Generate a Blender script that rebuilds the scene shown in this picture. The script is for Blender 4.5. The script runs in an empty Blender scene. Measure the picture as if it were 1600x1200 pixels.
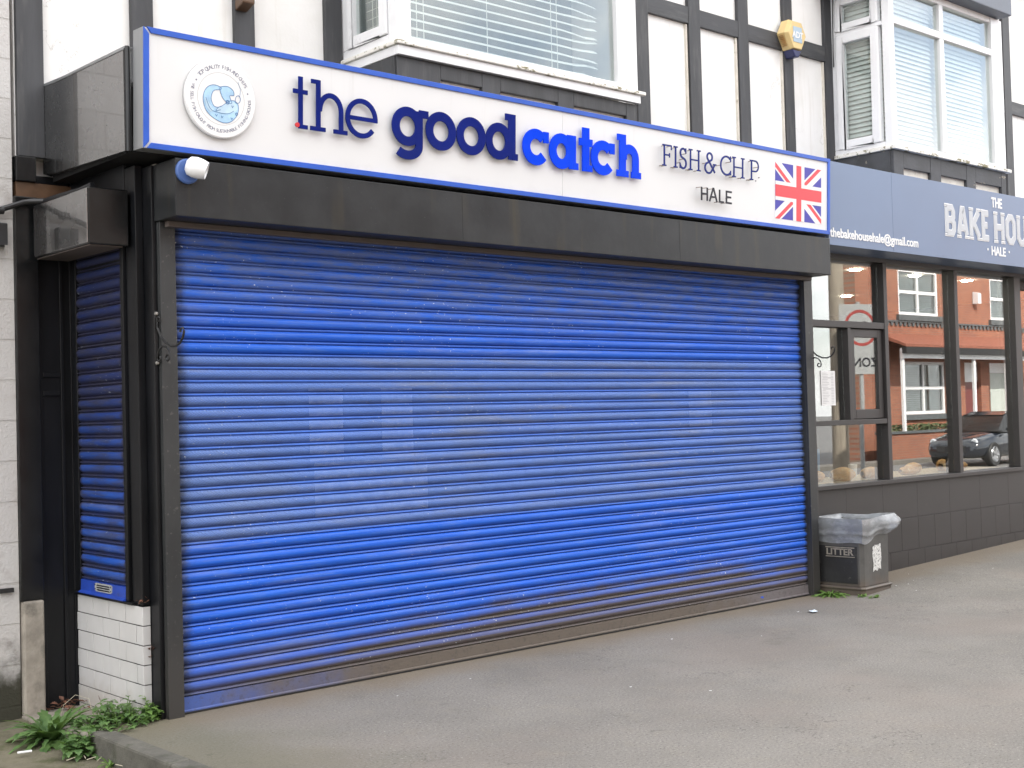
import bpy, bmesh, math, random
from mathutils import Vector, Matrix, noise
random.seed(7)
R = math.radians
scene = bpy.context.scene
COL = scene.collection

# ------------------------------------------------------------------ camera
cam_d = bpy.data.cameras.new("camera"); cam = bpy.data.objects.new("camera", cam_d); COL.objects.link(cam)
r_ = Vector((0.74661208, -0.66471749, -0.02685259)); u_ = Vector((0.00369307, -0.03622214, 0.99933694)); d_ = Vector((0.6652494, 0.7462162, 0.02458904))
m = Matrix.Identity(4)
for i in range(3):
    m[i][0] = r_[i]; m[i][1] = u_[i]; m[i][2] = -d_[i]
m.translation = Vector((-3.31325, -6.56252, 1.6))
cam.matrix_world = m
cam_d.sensor_width = 36; cam_d.lens = 45.114; cam_d.clip_start = 0.05; cam_d.clip_end = 500
scene.camera = cam

# ------------------------------------------------------------------ light
SUN_EL, SUN_AZ = 41.0, -24.0          # degrees; azimuth from +Y towards +X
w = bpy.data.worlds.new("World"); scene.world = w; w.use_nodes = True
nt = w.node_tree; bg = nt.nodes["Background"]
sky = nt.nodes.new("ShaderNodeTexSky"); sky.sky_type = 'NISHITA'; sky.sun_disc = False
sky.sun_elevation = R(SUN_EL); sky.sun_rotation = R(SUN_AZ); sky.air_density = 1.0; sky.dust_density = 1.5
tc = nt.nodes.new("ShaderNodeTexCoord"); nz = nt.nodes.new("ShaderNodeTexNoise"); nz.inputs["Scale"].default_value = 2.6; nz.inputs["Detail"].default_value = 7; nz.inputs["Roughness"].default_value = .58
mp = nt.nodes.new("ShaderNodeMapping"); mp.inputs["Scale"].default_value = (1, 1, 2.2); mp.inputs["Location"].default_value = (.35, .2, .4)
rp = nt.nodes.new("ShaderNodeValToRGB"); rp.color_ramp.elements[0].position = .36; rp.color_ramp.elements[1].position = .54; rp.color_ramp.elements[0].color = (.22, .22, .22, 1)
mx = nt.nodes.new("ShaderNodeMix"); mx.data_type = 'RGBA'
nt.links.new(tc.outputs["Generated"], mp.inputs[0]); nt.links.new(mp.outputs[0], nz.inputs["Vector"]); nt.links.new(nz.outputs["Fac"], rp.inputs[0])
nt.links.new(rp.outputs[0], mx.inputs[0]); nt.links.new(sky.outputs[0], mx.inputs[6]); mx.inputs[7].default_value = (9.9, 9.8, 9.7, 1)
nt.links.new(mx.outputs[2], bg.inputs[0]); bg.inputs[1].default_value = 0.12
sd = bpy.data.lights.new("sun", 'SUN'); sd.energy = 3.6; sd.angle = R(.5); sd.color = (1, .94, .85)
sun = bpy.data.objects.new("sun", sd); COL.objects.link(sun)
sv = Vector((math.sin(R(SUN_AZ)) * math.cos(R(SUN_EL)), math.cos(R(SUN_AZ)) * math.cos(R(SUN_EL)), math.sin(R(SUN_EL))))
sun.rotation_euler = sv.to_track_quat('Z', 'Y').to_euler(); sun.location = sv * 50
vs = scene.view_settings; vs.view_transform = 'Standard'; vs.look = 'None'; vs.gamma = 1; vs.exposure = 1.7
scene.cycles.max_bounces = 8; scene.cycles.transparent_max_bounces = 16; scene.cycles.caustics_reflective = False; scene.cycles.caustics_refractive = False

# ------------------------------------------------------------------ materials
class NT:
    def __init__(s, name):
        s.m = bpy.data.materials.new(name); s.m.use_nodes = True; s.t = s.m.node_tree
        s.b = s.t.nodes["Principled BSDF"]; s.out = s.t.nodes["Material Output"]
        s.co = s.t.nodes.new("ShaderNodeNewGeometry").outputs["Position"]
    def link(s, a, b): s.t.links.new(a, b)
    def put(s, sock, v):
        if hasattr(v, 'is_linked') or hasattr(v, 'links'): s.link(v, sock)
        elif isinstance(v, (tuple, list)) and len(v) == 3 and sock.type == 'RGBA': sock.default_value = (*v, 1)
        else: sock.default_value = v
    def mapv(s, scale=(1, 1, 1), loc=(0, 0, 0)):
        n = s.t.nodes.new("ShaderNodeMapping"); n.inputs["Scale"].default_value = scale; n.inputs["Location"].default_value = loc
        s.link(s.co, n.inputs[0]); return n.outputs[0]
    def noise(s, scale, detail=4, rough=.55, vec=None, dist=0):
        n = s.t.nodes.new("ShaderNodeTexNoise"); n.inputs["Scale"].default_value = scale; n.inputs["Detail"].default_value = detail
        n.inputs["Roughness"].default_value = rough; n.inputs["Distortion"].default_value = dist
        s.link(vec or s.co, n.inputs["Vector"]); return n.outputs["Fac"]
    def ramp(s, f, a, b, smooth=True):
        n = s.t.nodes.new("ShaderNodeMapRange"); n.inputs[1].default_value = a; n.inputs[2].default_value = b
        if smooth: n.interpolation_type = 'SMOOTHSTEP'
        s.link(f, n.inputs[0]); return n.outputs[0]
    def math(s, op, a, b=0.0, c=0.0):
        n = s.t.nodes.new("ShaderNodeMath"); n.operation = op
        for i, v in enumerate((a, b, c)): s.put(n.inputs[i], v)
        return n.outputs[0]
    def mix(s, f, a, b):
        n = s.t.nodes.new("ShaderNodeMix"); n.data_type = 'RGBA'
        s.put(n.inputs[0], f); s.put(n.inputs[6], a); s.put(n.inputs[7], b); return n.outputs[2]
    def xyz(s):
        n = s.t.nodes.new("ShaderNodeSeparateXYZ"); s.link(s.co, n.inputs[0]); return n.outputs
    def bump(s, h, strength=.3, dist=.01):
        n = s.t.nodes.new("ShaderNodeBump"); n.inputs["Strength"].default_value = strength; n.inputs["Distance"].default_value = dist
        s.link(h, n.inputs["Height"]); s.link(n.outputs[0], s.b.inputs["Normal"])
    def set(s, **k):
        for a, v in k.items(): s.put(s.b.inputs[a.replace('_', ' ')], v)
        return s.m

def simple(name, col, rough=.5, var=.12, vs=6, stretch=(1, 1, 1), col2=None, lim=(.55, .7), c2s=4, bump=0, bs=60, bd=.004, spec=.5, metal=0, coat=0, ior=1.5):
    n = NT(name); n.b.inputs['IOR'].default_value = ior; n.b.inputs['Coat IOR'].default_value = ior
    v = n.mapv(stretch)
    f = n.noise(vs, 5, .6, v)
    c = n.mix(n.ramp(f, .3, .7), tuple(x * (1 - var) for x in col), tuple(min(1, x * (1 + var)) for x in col))
    if col2:
        g = n.noise(c2s, 7, .65, n.mapv(stretch, (3.1, 1.7, 5.3)))
        c = n.mix(n.ramp(g, *lim), c, col2)
    n.set(Base_Color=c, Roughness=n.math('ADD', n.math('MULTIPLY', f, .16), rough - .08), Metallic=metal)
    n.b.inputs["Specular IOR Level"].default_value = spec; n.b.inputs["Coat Weight"].default_value = coat
    if bump: n.bump(n.noise(bs, 4, .6, v), bump, bd)
    return n.m

MT = {}
MT['render'] = simple('white_render', (.80, .79, .77), .75, .03, 2, col2=(.70, .68, .63), lim=(.62, .8), c2s=3, bump=.25, bs=45)
def mat_render():
    n = NT('white_render_wall'); z = n.xyz()[2]
    st = n.noise(10, 5, .6, n.mapv((1, 1, .07))); f = n.noise(2.2, 5, .6)
    c = n.mix(n.ramp(f, .35, .7), (.81, .80, .78), (.76, .75, .72))
    c = n.mix(n.math('MULTIPLY', n.ramp(st, .56, .78), .45), c, (.56, .52, .45))
    cr = n.ramp(n.math('ABSOLUTE', n.math('SUBTRACT', n.noise(2.3, 6, .65, n.mapv((1, 1, .5), (3, 1, 5))), .5)), .006, .0)
    c = n.mix(n.math('MULTIPLY', cr, n.math('MULTIPLY', n.ramp(n.noise(.9, 2), .52, .6), .5)), c, (.35, .32, .28))
    n.set(Base_Color=c, Roughness=.75); n.bump(n.noise(45, 4, .6), .25, .004); return n.m
MT['render'] = mat_render()
MT['timber'] = simple('black_timber', (.042, .043, .047), .55, .25, 8, (1, 1, .15), col2=(.075, .074, .074), lim=(.5, .75), c2s=14, bump=.4, bs=40)
MT['rail_timber'] = simple('black_rail_timber', (.042, .043, .047), .55, .25, 8, (.15, 1, 1), col2=(.08, .08, .08), lim=(.5, .75), c2s=14, bump=.4, bs=40)
MT['peel'] = simple('peeling_black_timber', (.05, .052, .057), .6, .3, 5, (.5, 1, 1), col2=(.32, .28, .21), lim=(.64, .69), c2s=9, bump=.6, bs=30)
MT['cream'] = simple('flaking_cream_paint', (.66, .62, .54), .75, .1, 8, col2=(.36, .30, .22), lim=(.6, .72), c2s=16, bump=.4, bs=40)
MT['gloss'] = simple('gloss_black', (.007, .0075, .008), .24, .4, 5, col2=(.022, .021, .019), lim=(.68, .8), c2s=9, bump=.10, bs=26, bd=.004, spec=.4)
MT['gloss_rough'] = simple('orange_peel_gloss_black', (.009, .0095, .010), .25, .4, 5, col2=(.03, .028, .024), lim=(.7, .8), c2s=12, bump=.35, bs=90, bd=.0025, spec=.9, coat=.8)
MT['gloss_side'] = simple('weathered_gloss_black', (.012, .0125, .013), .27, .4, 5, col2=(.05, .046, .04), lim=(.66, .8), c2s=12, bump=.5, bs=80, bd=.003, spec=1, coat=1, ior=2.0)
MT['board'] = simple('black_board', (.006, .0065, .008), .38, .4, 4, (1, 1, .3), col2=(.08, .075, .07), lim=(.77, .8), c2s=26, bump=.15, bs=30, spec=.3)
MT['pvc'] = simple('white_pvc', (.80, .80, .81), .3, .03, 3, col2=(.66, .64, .58), lim=(.66, .85), c2s=5)
MT['sill'] = simple('lichened_white_sill', (.78, .76, .71), .6, .05, 6, (.5, 1, 1), col2=(.20, .18, .10), lim=(.51, .62), c2s=18, bump=.3, bs=60)
MT['blind'] = simple('white_blind', (.78, .79, .77), .5, .03, 2)
n = NT('white_sign_panel'); f = n.noise(1.5, 4)
c = n.mix(n.ramp(f, .3, .7), (.655, .655, .66), (.675, .675, .675)); z = n.xyz()[2]
dr = n.math('MULTIPLY', n.ramp(n.noise(13, 4, .6, n.mapv((1, 1, .05))), .56, .74), n.ramp(z, 3.35, 3.68))
dr2 = n.math('MULTIPLY', n.ramp(n.noise(6, 5, .7, n.mapv((1, 1, 1.5))), .42, .7), n.ramp(z, 3.17, 3.08))
c = n.mix(n.math('ADD', n.math('MULTIPLY', dr, .30), n.math('MULTIPLY', dr2, .30)), c, (.50, .49, .46))
n.set(Base_Color=c, Roughness=.3); MT['sign_white'] = n.m
MT['sign_blue'] = simple('blue_sign_frame', (.014, .085, .46), .35, .08, 6, col2=(.05, .12, .40), lim=(.66, .8), c2s=20)
MT['navy'] = simple('navy_gloss_letter', (.004, .014, .15), .12, .1, 3, spec=.14)
MT['bright'] = simple('bright_blue_letter', (.001, .050, .70), .16, .05, 3, spec=.12)
MT['black_letter'] = simple('black_letter', (.012, .012, .02), .3, .1, 3, spec=.3)
MT['fix'] = simple('letter_fixing', (.35, .30, .26), .5, .1, 9, metal=.4)
MT['flag_red'] = simple('flag_red', (.80, .045, .06), .4, .03, 3)
MT['flag_blue'] = simple('flag_blue', (.035, .03, .33), .4, .03, 3)
MT['flag_white'] = simple('flag_white', (.72, .72, .72), .4, .02, 3)
MT['disc'] = simple('white_acrylic', (.74, .74, .74), .22, .01, 2)
MT['fish_fill'] = simple('pale_blue_print', (.36, .55, .73), .3, .2, 9)
MT['fish_fill_light'] = simple('paler_blue_print', (.47, .62, .74), .3, .15, 9)
MT['fish_line'] = simple('blue_line_print', (.07, .17, .36), .3, .05, 9)
MT['ring_text'] = simple('grey_print', (.17, .18, .25), .4, .05, 9)
MT['alu'] = simple('grey_sheet_metal', (.30, .31, .32), .35, .15, 5, (1, 1, .2), metal=.5, col2=(.14, .13, .12), lim=(.62, .8), c2s=9)
MT['bake_blue'] = simple('blue_grey_sign_panel', (.128, .178, .285), .36, .03, 2)
MT['bake_grey'] = simple('grey_sign_letter', (.44, .46, .49), .4, .04, 4)
MT['frame'] = simple('dark_grey_frame', (.032, .029, .029), .45, .12, 4, col2=(.05, .045, .041), lim=(.6, .8), c2s=6)
MT['pale_grout'] = simple('pale_grout', (.10, .098, .095), .85, .2, 20)
MT['frame_dark'] = simple('dark_grey_frame_return', (.016, .015, .016), .4, .12, 4)
MT['soffit'] = simple('brown_grey_soffit', (.085, .068, .060), .6, .2, 3, (.2, 1, 1), col2=(.03, .027, .026), lim=(.6, .7), c2s=9)
MT['yellow'] = simple('yellow_plastic', (.66, .49, .22), .4, .06, 5)
MT['navy_plastic'] = simple('navy_plastic', (.02, .025, .09), .35, .1, 5)
MT['dull_blue'] = simple('dull_blue_plastic', (.055, .115, .32), .5, .1, 9)
MT['sticker_blue'] = simple('pale_blue_sticker', (.36, .46, .55), .4, .05, 5)
MT['iron'] = simple('wrought_iron', (.012, .012, .013), .45, .3, 20, bump=.3, bs=120, col2=(.06, .055, .05), lim=(.64, .75), c2s=60)
MT['galv'] = simple('bolt_metal', (.32, .31, .29), .45, .2, 40, metal=.7)
MT['cable'] = simple('black_cable', (.012, .012, .014), .35, .2, 20)
MT['concrete'] = simple('stained_concrete', (.29, .26, .22), .85, .2, 9, col2=(.13, .12, .10), lim=(.52, .75), c2s=7, bump=.6, bs=60, bd=.006)
MT['brown_leaf'] = simple('dead_leaf', (.14, .06, .035), .7, .4, 30)
MT['straw'] = simple('dry_stalk', (.55, .50, .38), .6, .2, 30)
MT['paper'] = simple('white_paper', (.72, .72, .72), .6, .02, 3)
MT['print_grey'] = simple('grey_printed_line', (.36, .36, .37), .6, .02, 3)
MT['reflection_panel'] = simple('pale_reflection_panel', (.58, .59, .60), .6, .45, 5)
MT['litter'] = simple('pale_litter', (.62, .70, .76), .5, .1, 30)
MT['shadow_gap'] = simple('dark_void', (.006, .006, .007), .7, .1, 5)
MT['brown_lamp'] = simple('rusty_brown_metal', (.10, .055, .03), .45, .2, 9)
MT['red_spot'] = simple('red_plastic', (.55, .02, .03), .3, .1, 9)
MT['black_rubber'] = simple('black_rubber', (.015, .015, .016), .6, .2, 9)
MT['alloy'] = simple('alloy_wheel', (.55, .56, .58), .25, .05, 9, metal=.8)
MT['car_paint'] = simple('black_car_paint', (.008, .012, .020), .12, .1, 2, coat=1)
MT['lamp_glass'] = simple('headlamp_plastic', (.5, .52, .55), .1, .1, 9)
MT['chrome_dark'] = simple('dark_grille', (.02, .02, .022), .3, .1, 9)
MT['door_red'] = simple('dark_red_door', (.16, .03, .025), .35, .1, 5)
MT['door_grey'] = simple('pale_grey_green_door', (.48, .52, .48), .4, .05, 5)
MT['slate'] = simple('slate_roof', (.11, .11, .12), .6, .25, 4, bump=.4, bs=20)
MT['pantile'] = simple('red_clay_tile', (.26, .09, .055), .7, .3, 14, bump=.4, bs=40)
MT['stone_grey'] = simple('dark_grey_painted_stone', (.10, .11, .115), .6, .1, 6)
MT['hedge'] = simple('hedge_leaf', (.09, .12, .05), .6, .4, 12)
MT['bark'] = simple('bark', (.09, .075, .06), .85, .3, 20, (1, 1, .3), bump=.5, bs=60)
MT['pole_wood'] = simple('grey_pole_wood', (.30, .26, .21), .8, .15, 12, (1, 1, .1), bump=.3, bs=40)
MT['ring_red'] = simple('faded_red_ring', (.34, .05, .045), .5, .1, 6)
MT['sign_grey'] = simple('grey_sign_back', (.36, .37, .37), .5, .06, 6)
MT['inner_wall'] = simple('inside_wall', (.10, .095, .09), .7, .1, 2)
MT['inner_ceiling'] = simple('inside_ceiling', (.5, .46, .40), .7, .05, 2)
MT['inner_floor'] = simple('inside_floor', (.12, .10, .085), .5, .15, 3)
MT['room'] = simple('dim_room', (.26, .30, .31), .8, .1, 2)
MT['wood'] = simple('pale_wood_shelf', (.42, .32, .19), .5, .15, 5, (.3, 3, 1))
MT['bread'] = simple('golden_crust', (.50, .27, .09), .6, .3, 12, col2=(.62, .48, .26), lim=(.5, .7), c2s=20, bump=.3, bs=50)
MT['steel'] = simple('brushed_steel', (.55, .56, .57), .3, .1, 9, metal=.9)
MT['blue_box'] = simple('blue_cardboard', (.07, .22, .42), .55, .1, 6)
MT['cup'] = simple('white_card', (.72, .73, .72), .5, .03, 6)
MT['black_roof'] = simple('felt_roof', (.06, .06, .06), .8, .2, 8, bump=.4, bs=80)
MT['fascia_grey'] = simple('blue_grey_canopy', (.10, .115, .145), .45, .1, 5, col2=(.17, .19, .22), lim=(.66, .8), c2s=20)

def mat_housing():
    n = NT('weathered_black_housing'); x = n.xyz()
    streak = n.noise(7, 4, .6, n.mapv((1, 1, .06)))
    f = n.noise(3, 5, .6)
    c = n.mix(n.ramp(f, .3, .7), (.0155, .017, .0185), (.025, .0265, .028))
    patch = n.math('MULTIPLY', n.ramp(streak, .52, .68), n.ramp(n.noise(1.2, 2), .45, .6))
    c = n.mix(n.math('MULTIPLY', patch, .75), c, (.045, .038, .025))
    sp = n.ramp(n.noise(120, 2, .5), .72, .76)
    c = n.mix(n.math('MULTIPLY', sp, .5), c, (.2, .2, .19))
    n.set(Base_Color=c, Roughness=n.math('ADD', n.math('MULTIPLY', f, .25), .22)); n.b.inputs['Specular IOR Level'].default_value = .32; n.bump(n.noise(9, 3), .06, .02); return n.m
MT['housing'] = mat_housing()

def mat_shutter(name, side=False, perf=False):
    n = NT(name); x, y, z = n.xyz()
    u = y if side else x
    P, Z0 = .0755, .095
    ph = n.math('FRACT', n.math('DIVIDE', n.math('SUBTRACT', z, Z0), P))
    row = n.math('FLOOR', n.math('DIVIDE', n.math('SUBTRACT', z, Z0), P))
    st = n.noise(3, 6, .62, n.mapv((.5, .5, 16)))         # long horizontal streaks
    st2 = n.noise(14, 5, .7, n.mapv((.35, .35, 7), (2, 5, 1)))
    wn = n.t.nodes.new("ShaderNodeTexWhiteNoise"); wn.noise_dimensions = '1D'; n.link(row, wn.inputs["W"])
    base = n.mix(n.ramp(st, .3, .7), (.014, .090, .52), (.028, .14, .68))
    base = n.mix(n.math('MULTIPLY', wn.outputs["Value"], .45), base, (.022, .115, .50))
    faded = n.math('MULTIPLY', n.ramp(st2, .48, .70), .7)
    base = n.mix(faded, base, (.075, .16, .45))
    if perf:
        base = n.mix(.50, base, (.235, .36, .68))
        base = n.mix(n.math('MULTIPLY', n.ramp(n.noise(1.1, 3, .5, n.mapv((1, 1, .8), (4, 1, 2))), .42, .7), .55), base, (.19, .25, .40))
    dust = n.math('MULTIPLY', n.ramp(n.noise(2.4, 6, .68, n.mapv((.55, .55, 6), (6, 2, 3))), .47, .72), n.ramp(n.noise(.8, 3, .5, n.mapv((1, 1, 1.6), (2, 8, 1))), .36, .62))
    base = n.mix(n.math('MULTIPLY', dust, .62 if perf else .36), base, (.25, .27, .33))
    # shade painted along every slat underside and joint, broken up with grime
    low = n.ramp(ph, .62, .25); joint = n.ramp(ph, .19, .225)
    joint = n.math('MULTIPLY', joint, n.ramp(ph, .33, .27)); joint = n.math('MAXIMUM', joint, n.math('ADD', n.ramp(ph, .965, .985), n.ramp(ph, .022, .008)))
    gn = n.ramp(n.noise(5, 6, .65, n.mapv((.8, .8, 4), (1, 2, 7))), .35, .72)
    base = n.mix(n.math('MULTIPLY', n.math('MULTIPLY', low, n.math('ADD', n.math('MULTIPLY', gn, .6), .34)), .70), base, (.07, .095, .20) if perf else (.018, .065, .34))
    bead = n.ramp(ph, .20, .17)
    base = n.mix(n.math('MULTIPLY', bead, .5 if perf else .42), base, (.035, .15, .66) if perf else (.13, .22, .52))
    base = n.mix(n.math('MULTIPLY', joint, .55), base, (.010, .022, .10))
    # dirt splashed up from the ground
    zn = n.math('ADD', z, n.math('MULTIPLY', n.math('SUBTRACT', n.noise(1.6, 5, .6), .5), .34))
    if not side:
        spl = n.ramp(zn, .46, .12)
        rgt = n.ramp(n.math('ADD', x, n.math('MULTIPLY', n.noise(.8, 3), 1.5)), -.4, 3.4)
        sg = n.math('MULTIPLY', spl, n.math('ADD', n.math('MULTIPLY', rgt, 1.0), .30))
        sg = n.math('MULTIPLY', sg, n.math('ADD', n.math('MULTIPLY', n.ramp(ph, .75, .3), .55), .45))
        base = n.mix(n.math('MINIMUM', n.math('MULTIPLY', sg, 1.25), .95), base, (.12, .101, .080))
        top = n.math('MULTIPLY', n.ramp(zn, 2.02, 2.55), n.ramp(n.noise(9, 6, .7, n.mapv((.5, 1, 3), (7, 2, 1))), .34, .62))
        base = n.mix(n.math('MULTIPLY', top, .7), base, (.115, .15, .27))
        e = n.math('ADD', u, n.math('MULTIPLY', n.math('SUBTRACT', n.noise(16, 4, .7), .5), .10))
        edge = n.math('ADD', n.ramp(e, .12, .03), n.ramp(e, 5.80, 5.85))
        base = n.mix(n.math('MULTIPLY', edge, .85), base, (.035, .036, .040))
    else:
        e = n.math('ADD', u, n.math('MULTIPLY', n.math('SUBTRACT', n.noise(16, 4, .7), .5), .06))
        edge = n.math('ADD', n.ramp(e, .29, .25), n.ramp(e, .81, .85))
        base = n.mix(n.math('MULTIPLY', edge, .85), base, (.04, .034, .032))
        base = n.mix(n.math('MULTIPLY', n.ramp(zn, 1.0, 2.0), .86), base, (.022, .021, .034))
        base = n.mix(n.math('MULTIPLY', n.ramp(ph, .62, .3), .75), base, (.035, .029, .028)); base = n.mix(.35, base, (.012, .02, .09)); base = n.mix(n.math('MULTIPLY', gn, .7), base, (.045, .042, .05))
    sp = n.ramp(n.noise(95, 2, .5, n.mapv((.5, .5, 1))), .70, .735)
    sp = n.math('MULTIPLY', sp, n.ramp(n.noise(2.2, 4, .6, n.mapv((.5, 1, 2), (9, 3, 3))), .44, .60))
    base = n.mix(n.math('MULTIPLY', sp, .9), base, (.60, .64, .70))
    n.set(Base_Color=base, Roughness=n.math('ADD', n.math('MULTIPLY', st2, .3), .24))
    n.bump(n.noise(4, 4, .6, n.mapv((1, 1, 3))), .12, .012); n.b.inputs['Specular IOR Level'].default_value = .22
    if perf:
        v = n.math('DIVIDE', z, .0066); rw = n.math('FLOOR', v)
        uu = n.math('ADD', n.math('DIVIDE', u, .0086), n.math('MULTIPLY', n.math('MODULO', rw, 2.0), .5))
        fu = n.math('SUBTRACT', n.math('FRACT', uu), .5); fv = n.math('MULTIPLY', n.math('SUBTRACT', n.math('FRACT', v), .5), .77)
        dd = n.math('SQRT', n.math('ADD', n.math('MULTIPLY', fu, fu), n.math('MULTIPLY', fv, fv)))
        hole = n.math('LESS_THAN', dd, .268)
        hole = n.math('MULTIPLY', hole, n.math('MULTIPLY', n.math('GREATER_THAN', ph, .31), n.math('LESS_THAN', ph, .95)))
        tr = n.t.nodes.new("ShaderNodeBsdfTransparent"); ms = n.t.nodes.new("ShaderNodeMixShader")
        n.link(hole, ms.inputs[0]); n.link(n.b.outputs[0], ms.inputs[1]); n.link(tr.outputs[0], ms.inputs[2]); n.link(ms.outputs[0], n.out.inputs[0])
    return n.m
MT['shutter'] = mat_shutter('blue_shutter_slats')
MT['shutter_perf'] = mat_shutter('perforated_blue_shutter_slats', perf=True)
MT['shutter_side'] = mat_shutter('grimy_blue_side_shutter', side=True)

def mat_glass(name, k=2.0, tint=(.86, .92, .90), rough=0.0):
    n = NT(name)
    fr = n.t.nodes.new("ShaderNodeFresnel"); gm = n.t.nodes.new("ShaderNodeNewGeometry")
    n.put(fr.inputs[0], n.math('ADD', 1.5, n.math('MULTIPLY', gm.outputs["Backfacing"], 1 / 1.5 - 1.5)))
    f = n.math('MINIMUM', n.math('MULTIPLY', fr.outputs[0], k), .95)
    tr = n.t.nodes.new("ShaderNodeBsdfTransparent"); tr.inputs[0].default_value = (*tint, 1)
    gl = n.t.nodes.new("ShaderNodeBsdfGlossy"); gl.inputs["Roughness"].default_value = rough; gl.inputs[0].default_value = (1, 1, 1, 1)
    ms = n.t.nodes.new("ShaderNodeMixShader"); n.link(f, ms.inputs[0]); n.link(tr.outputs[0], ms.inputs[1]); n.link(gl.outputs[0], ms.inputs[2]); n.link(ms.outputs[0], n.out.inputs[0])
    return n.m
MT['glass'] = mat_glass('window_glass', 1.8, (.93, .96, .95))
MT['shop_glass'] = mat_glass('shop_window_glass', 2.5, (.93, .95, .94))
MT['still_glass'] = mat_glass('dusty_shop_glass', .5, (.9, .9, .9), .2)
MT['house_glass'] = mat_glass('house_window_glass', 2.0, (.6, .65, .65))

def mat_liner():
    n = NT('clear_plastic_liner')
    tr = n.t.nodes.new("ShaderNodeBsdfTransparent"); tr.inputs[0].default_value = (.86, .91, .97, 1)
    df = n.t.nodes.new("ShaderNodeBsdfTranslucent"); df.inputs[0].default_value = (.75, .78, .82, 1)
    d2 = n.t.nodes.new("ShaderNodeBsdfDiffuse"); d2.inputs[0].default_value = (.76, .79, .83, 1)
    gl = n.t.nodes.new("ShaderNodeBsdfGlossy"); gl.inputs["Roughness"].default_value = .22
    def mixs(f, a, b):
        s = n.t.nodes.new("ShaderNodeMixShader"); n.put(s.inputs[0], f); n.link(a, s.inputs[1]); n.link(b, s.inputs[2]); return s.outputs[0]
    body = mixs(.6, df.outputs[0], d2.outputs[0])
    f = n.ramp(n.noise(9, 4, .6, n.mapv((1, 1, 2))), .38, .68)
    a = mixs(n.math('ADD', n.math('MULTIPLY', f, .18), .34), tr.outputs[0], body)
    fr = n.t.nodes.new("ShaderNodeFresnel"); fr.inputs[0].default_value = 1.45
    n.link(mixs(n.math('MULTIPLY', fr.outputs[0], 1.6), a, gl.outputs[0]), n.out.inputs[0]); return n.m
MT['liner'] = mat_liner()

def mat_tile():
    n = NT('white_glazed_tile'); f = n.noise(3, 3)
    c = n.mix(n.ramp(f, .3, .7), (.58, .57, .565), (.64, .63, .625))
    z = n.xyz()[2]; c = n.mix(n.math('MULTIPLY', n.ramp(n.math('ADD', z, n.math('MULTIPLY', n.noise(14, 5, .65), .22)), .26, .08), .5), c, (.40, .35, .28))
    n.set(Base_Color=c, Roughness=.12); n.bump(n.noise(16, 2), .04, .006); return n.m
MT['tile'] = mat_tile()
MT['grout'] = simple('grey_grout', (.13, .125, .12), .85, .2, 20)

def mat_tarmac(name, base=(.178, .165, .147), kerbside=True):
    n = NT(name); x, y, z = n.xyz()
    big = n.noise(.9, 5, .6); mid = n.noise(5, 5, .65); fine = n.noise(70, 5, .8); fine2 = n.noise(260, 2, .6)
    c = n.mix(n.ramp(big, .32, .68), tuple(b * .86 for b in base), tuple(b * 1.12 for b in base))
    c = n.mix(n.math('MULTIPLY', n.ramp(mid, .5, .75), .35), c, (base[0] * 1.22, base[1] * 1.18, base[2] * 1.05))
    c = n.mix(n.math('MULTIPLY', n.ramp(fine, .56, .68), .7), c, (.42, .40, .37))
    c = n.mix(n.math('MULTIPLY', n.ramp(fine, .47, .35), .85), c, (.045, .041, .038))
    c = n.mix(n.math('MULTIPLY', n.ramp(fine2, .66, .74), .55), c, (.40, .38, .35))
    pk = n.ramp(n.noise(.55, 4, .6, n.mapv((1, 1, 1), (3, 7, 0))), .42, .66); c = n.mix(n.math('MULTIPLY', pk, .35), c, (base[0] * 1.12, base[1] * .98, base[2] * .93))
    ol = n.ramp(n.noise(1.7, 6, .7, n.mapv((1, 1, 1), (1, 3, 0))), .60, .72); c = n.mix(n.math('MULTIPLY', ol, .32), c, (.085, .080, .060))
    ck = n.ramp(n.math('ABSOLUTE', n.math('SUBTRACT', n.noise(1.1, 5, .6, n.mapv((1, 1, 1), (5, 9, 0))), .5)), .0035, .0005)
    c = n.mix(n.math('MULTIPLY', ck, n.math('MULTIPLY', n.ramp(n.noise(.7, 2, .5, n.mapv((1, 1, 1), (2, 2, 0))), .48, .6), .5)), c, (.05, .047, .042))
    spot = n.ramp(n.noise(3.3, 3, .5, n.mapv((1, 1, 1), (8, 2, 0))), .70, .76)
    c = n.mix(n.math('MULTIPLY', spot, .45), c, (.05, .047, .042))
    if kerbside:    # sandy dirt gathered along the shop front
        d = n.math('ADD', y, n.math('MULTIPLY', n.math('SUBTRACT', n.noise(2.2, 5, .6), .5), .55))
        c = n.mix(n.math('MULTIPLY', n.ramp(d, -.48, -.02), .62), c, (.175, .135, .09))
        l = n.math('ADD', x, n.math('MULTIPLY', n.math('SUBTRACT', n.noise(2.0, 5, .65), .5), .9))
        c = n.mix(n.math('MULTIPLY', n.ramp(l, .55, -.35), .5), c, (.10, .10, .055))
    n.set(Base_Color=c, Roughness=.9); n.bump(n.math('ADD', fine, n.math('MULTIPLY', mid, .6)), .55, .006); return n.m
MT['tarmac'] = mat_tarmac('worn_pavement_tarmac')
MT['road'] = mat_tarmac('road_tarmac', (.17, .17, .17), False)
MT['alley'] = simple('mossy_concrete', (.15, .135, .095), .9, .2, 4, col2=(.07, .078, .03), lim=(.45, .7), c2s=5, bump=.7, bs=50, bd=.008)
MT['kerb'] = simple('worn_kerb_stone', (.105, .10, .085), .9, .25, 6, col2=(.045, .05, .028), lim=(.5, .7), c2s=6, bump=.8, bs=70, bd=.006)

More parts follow.
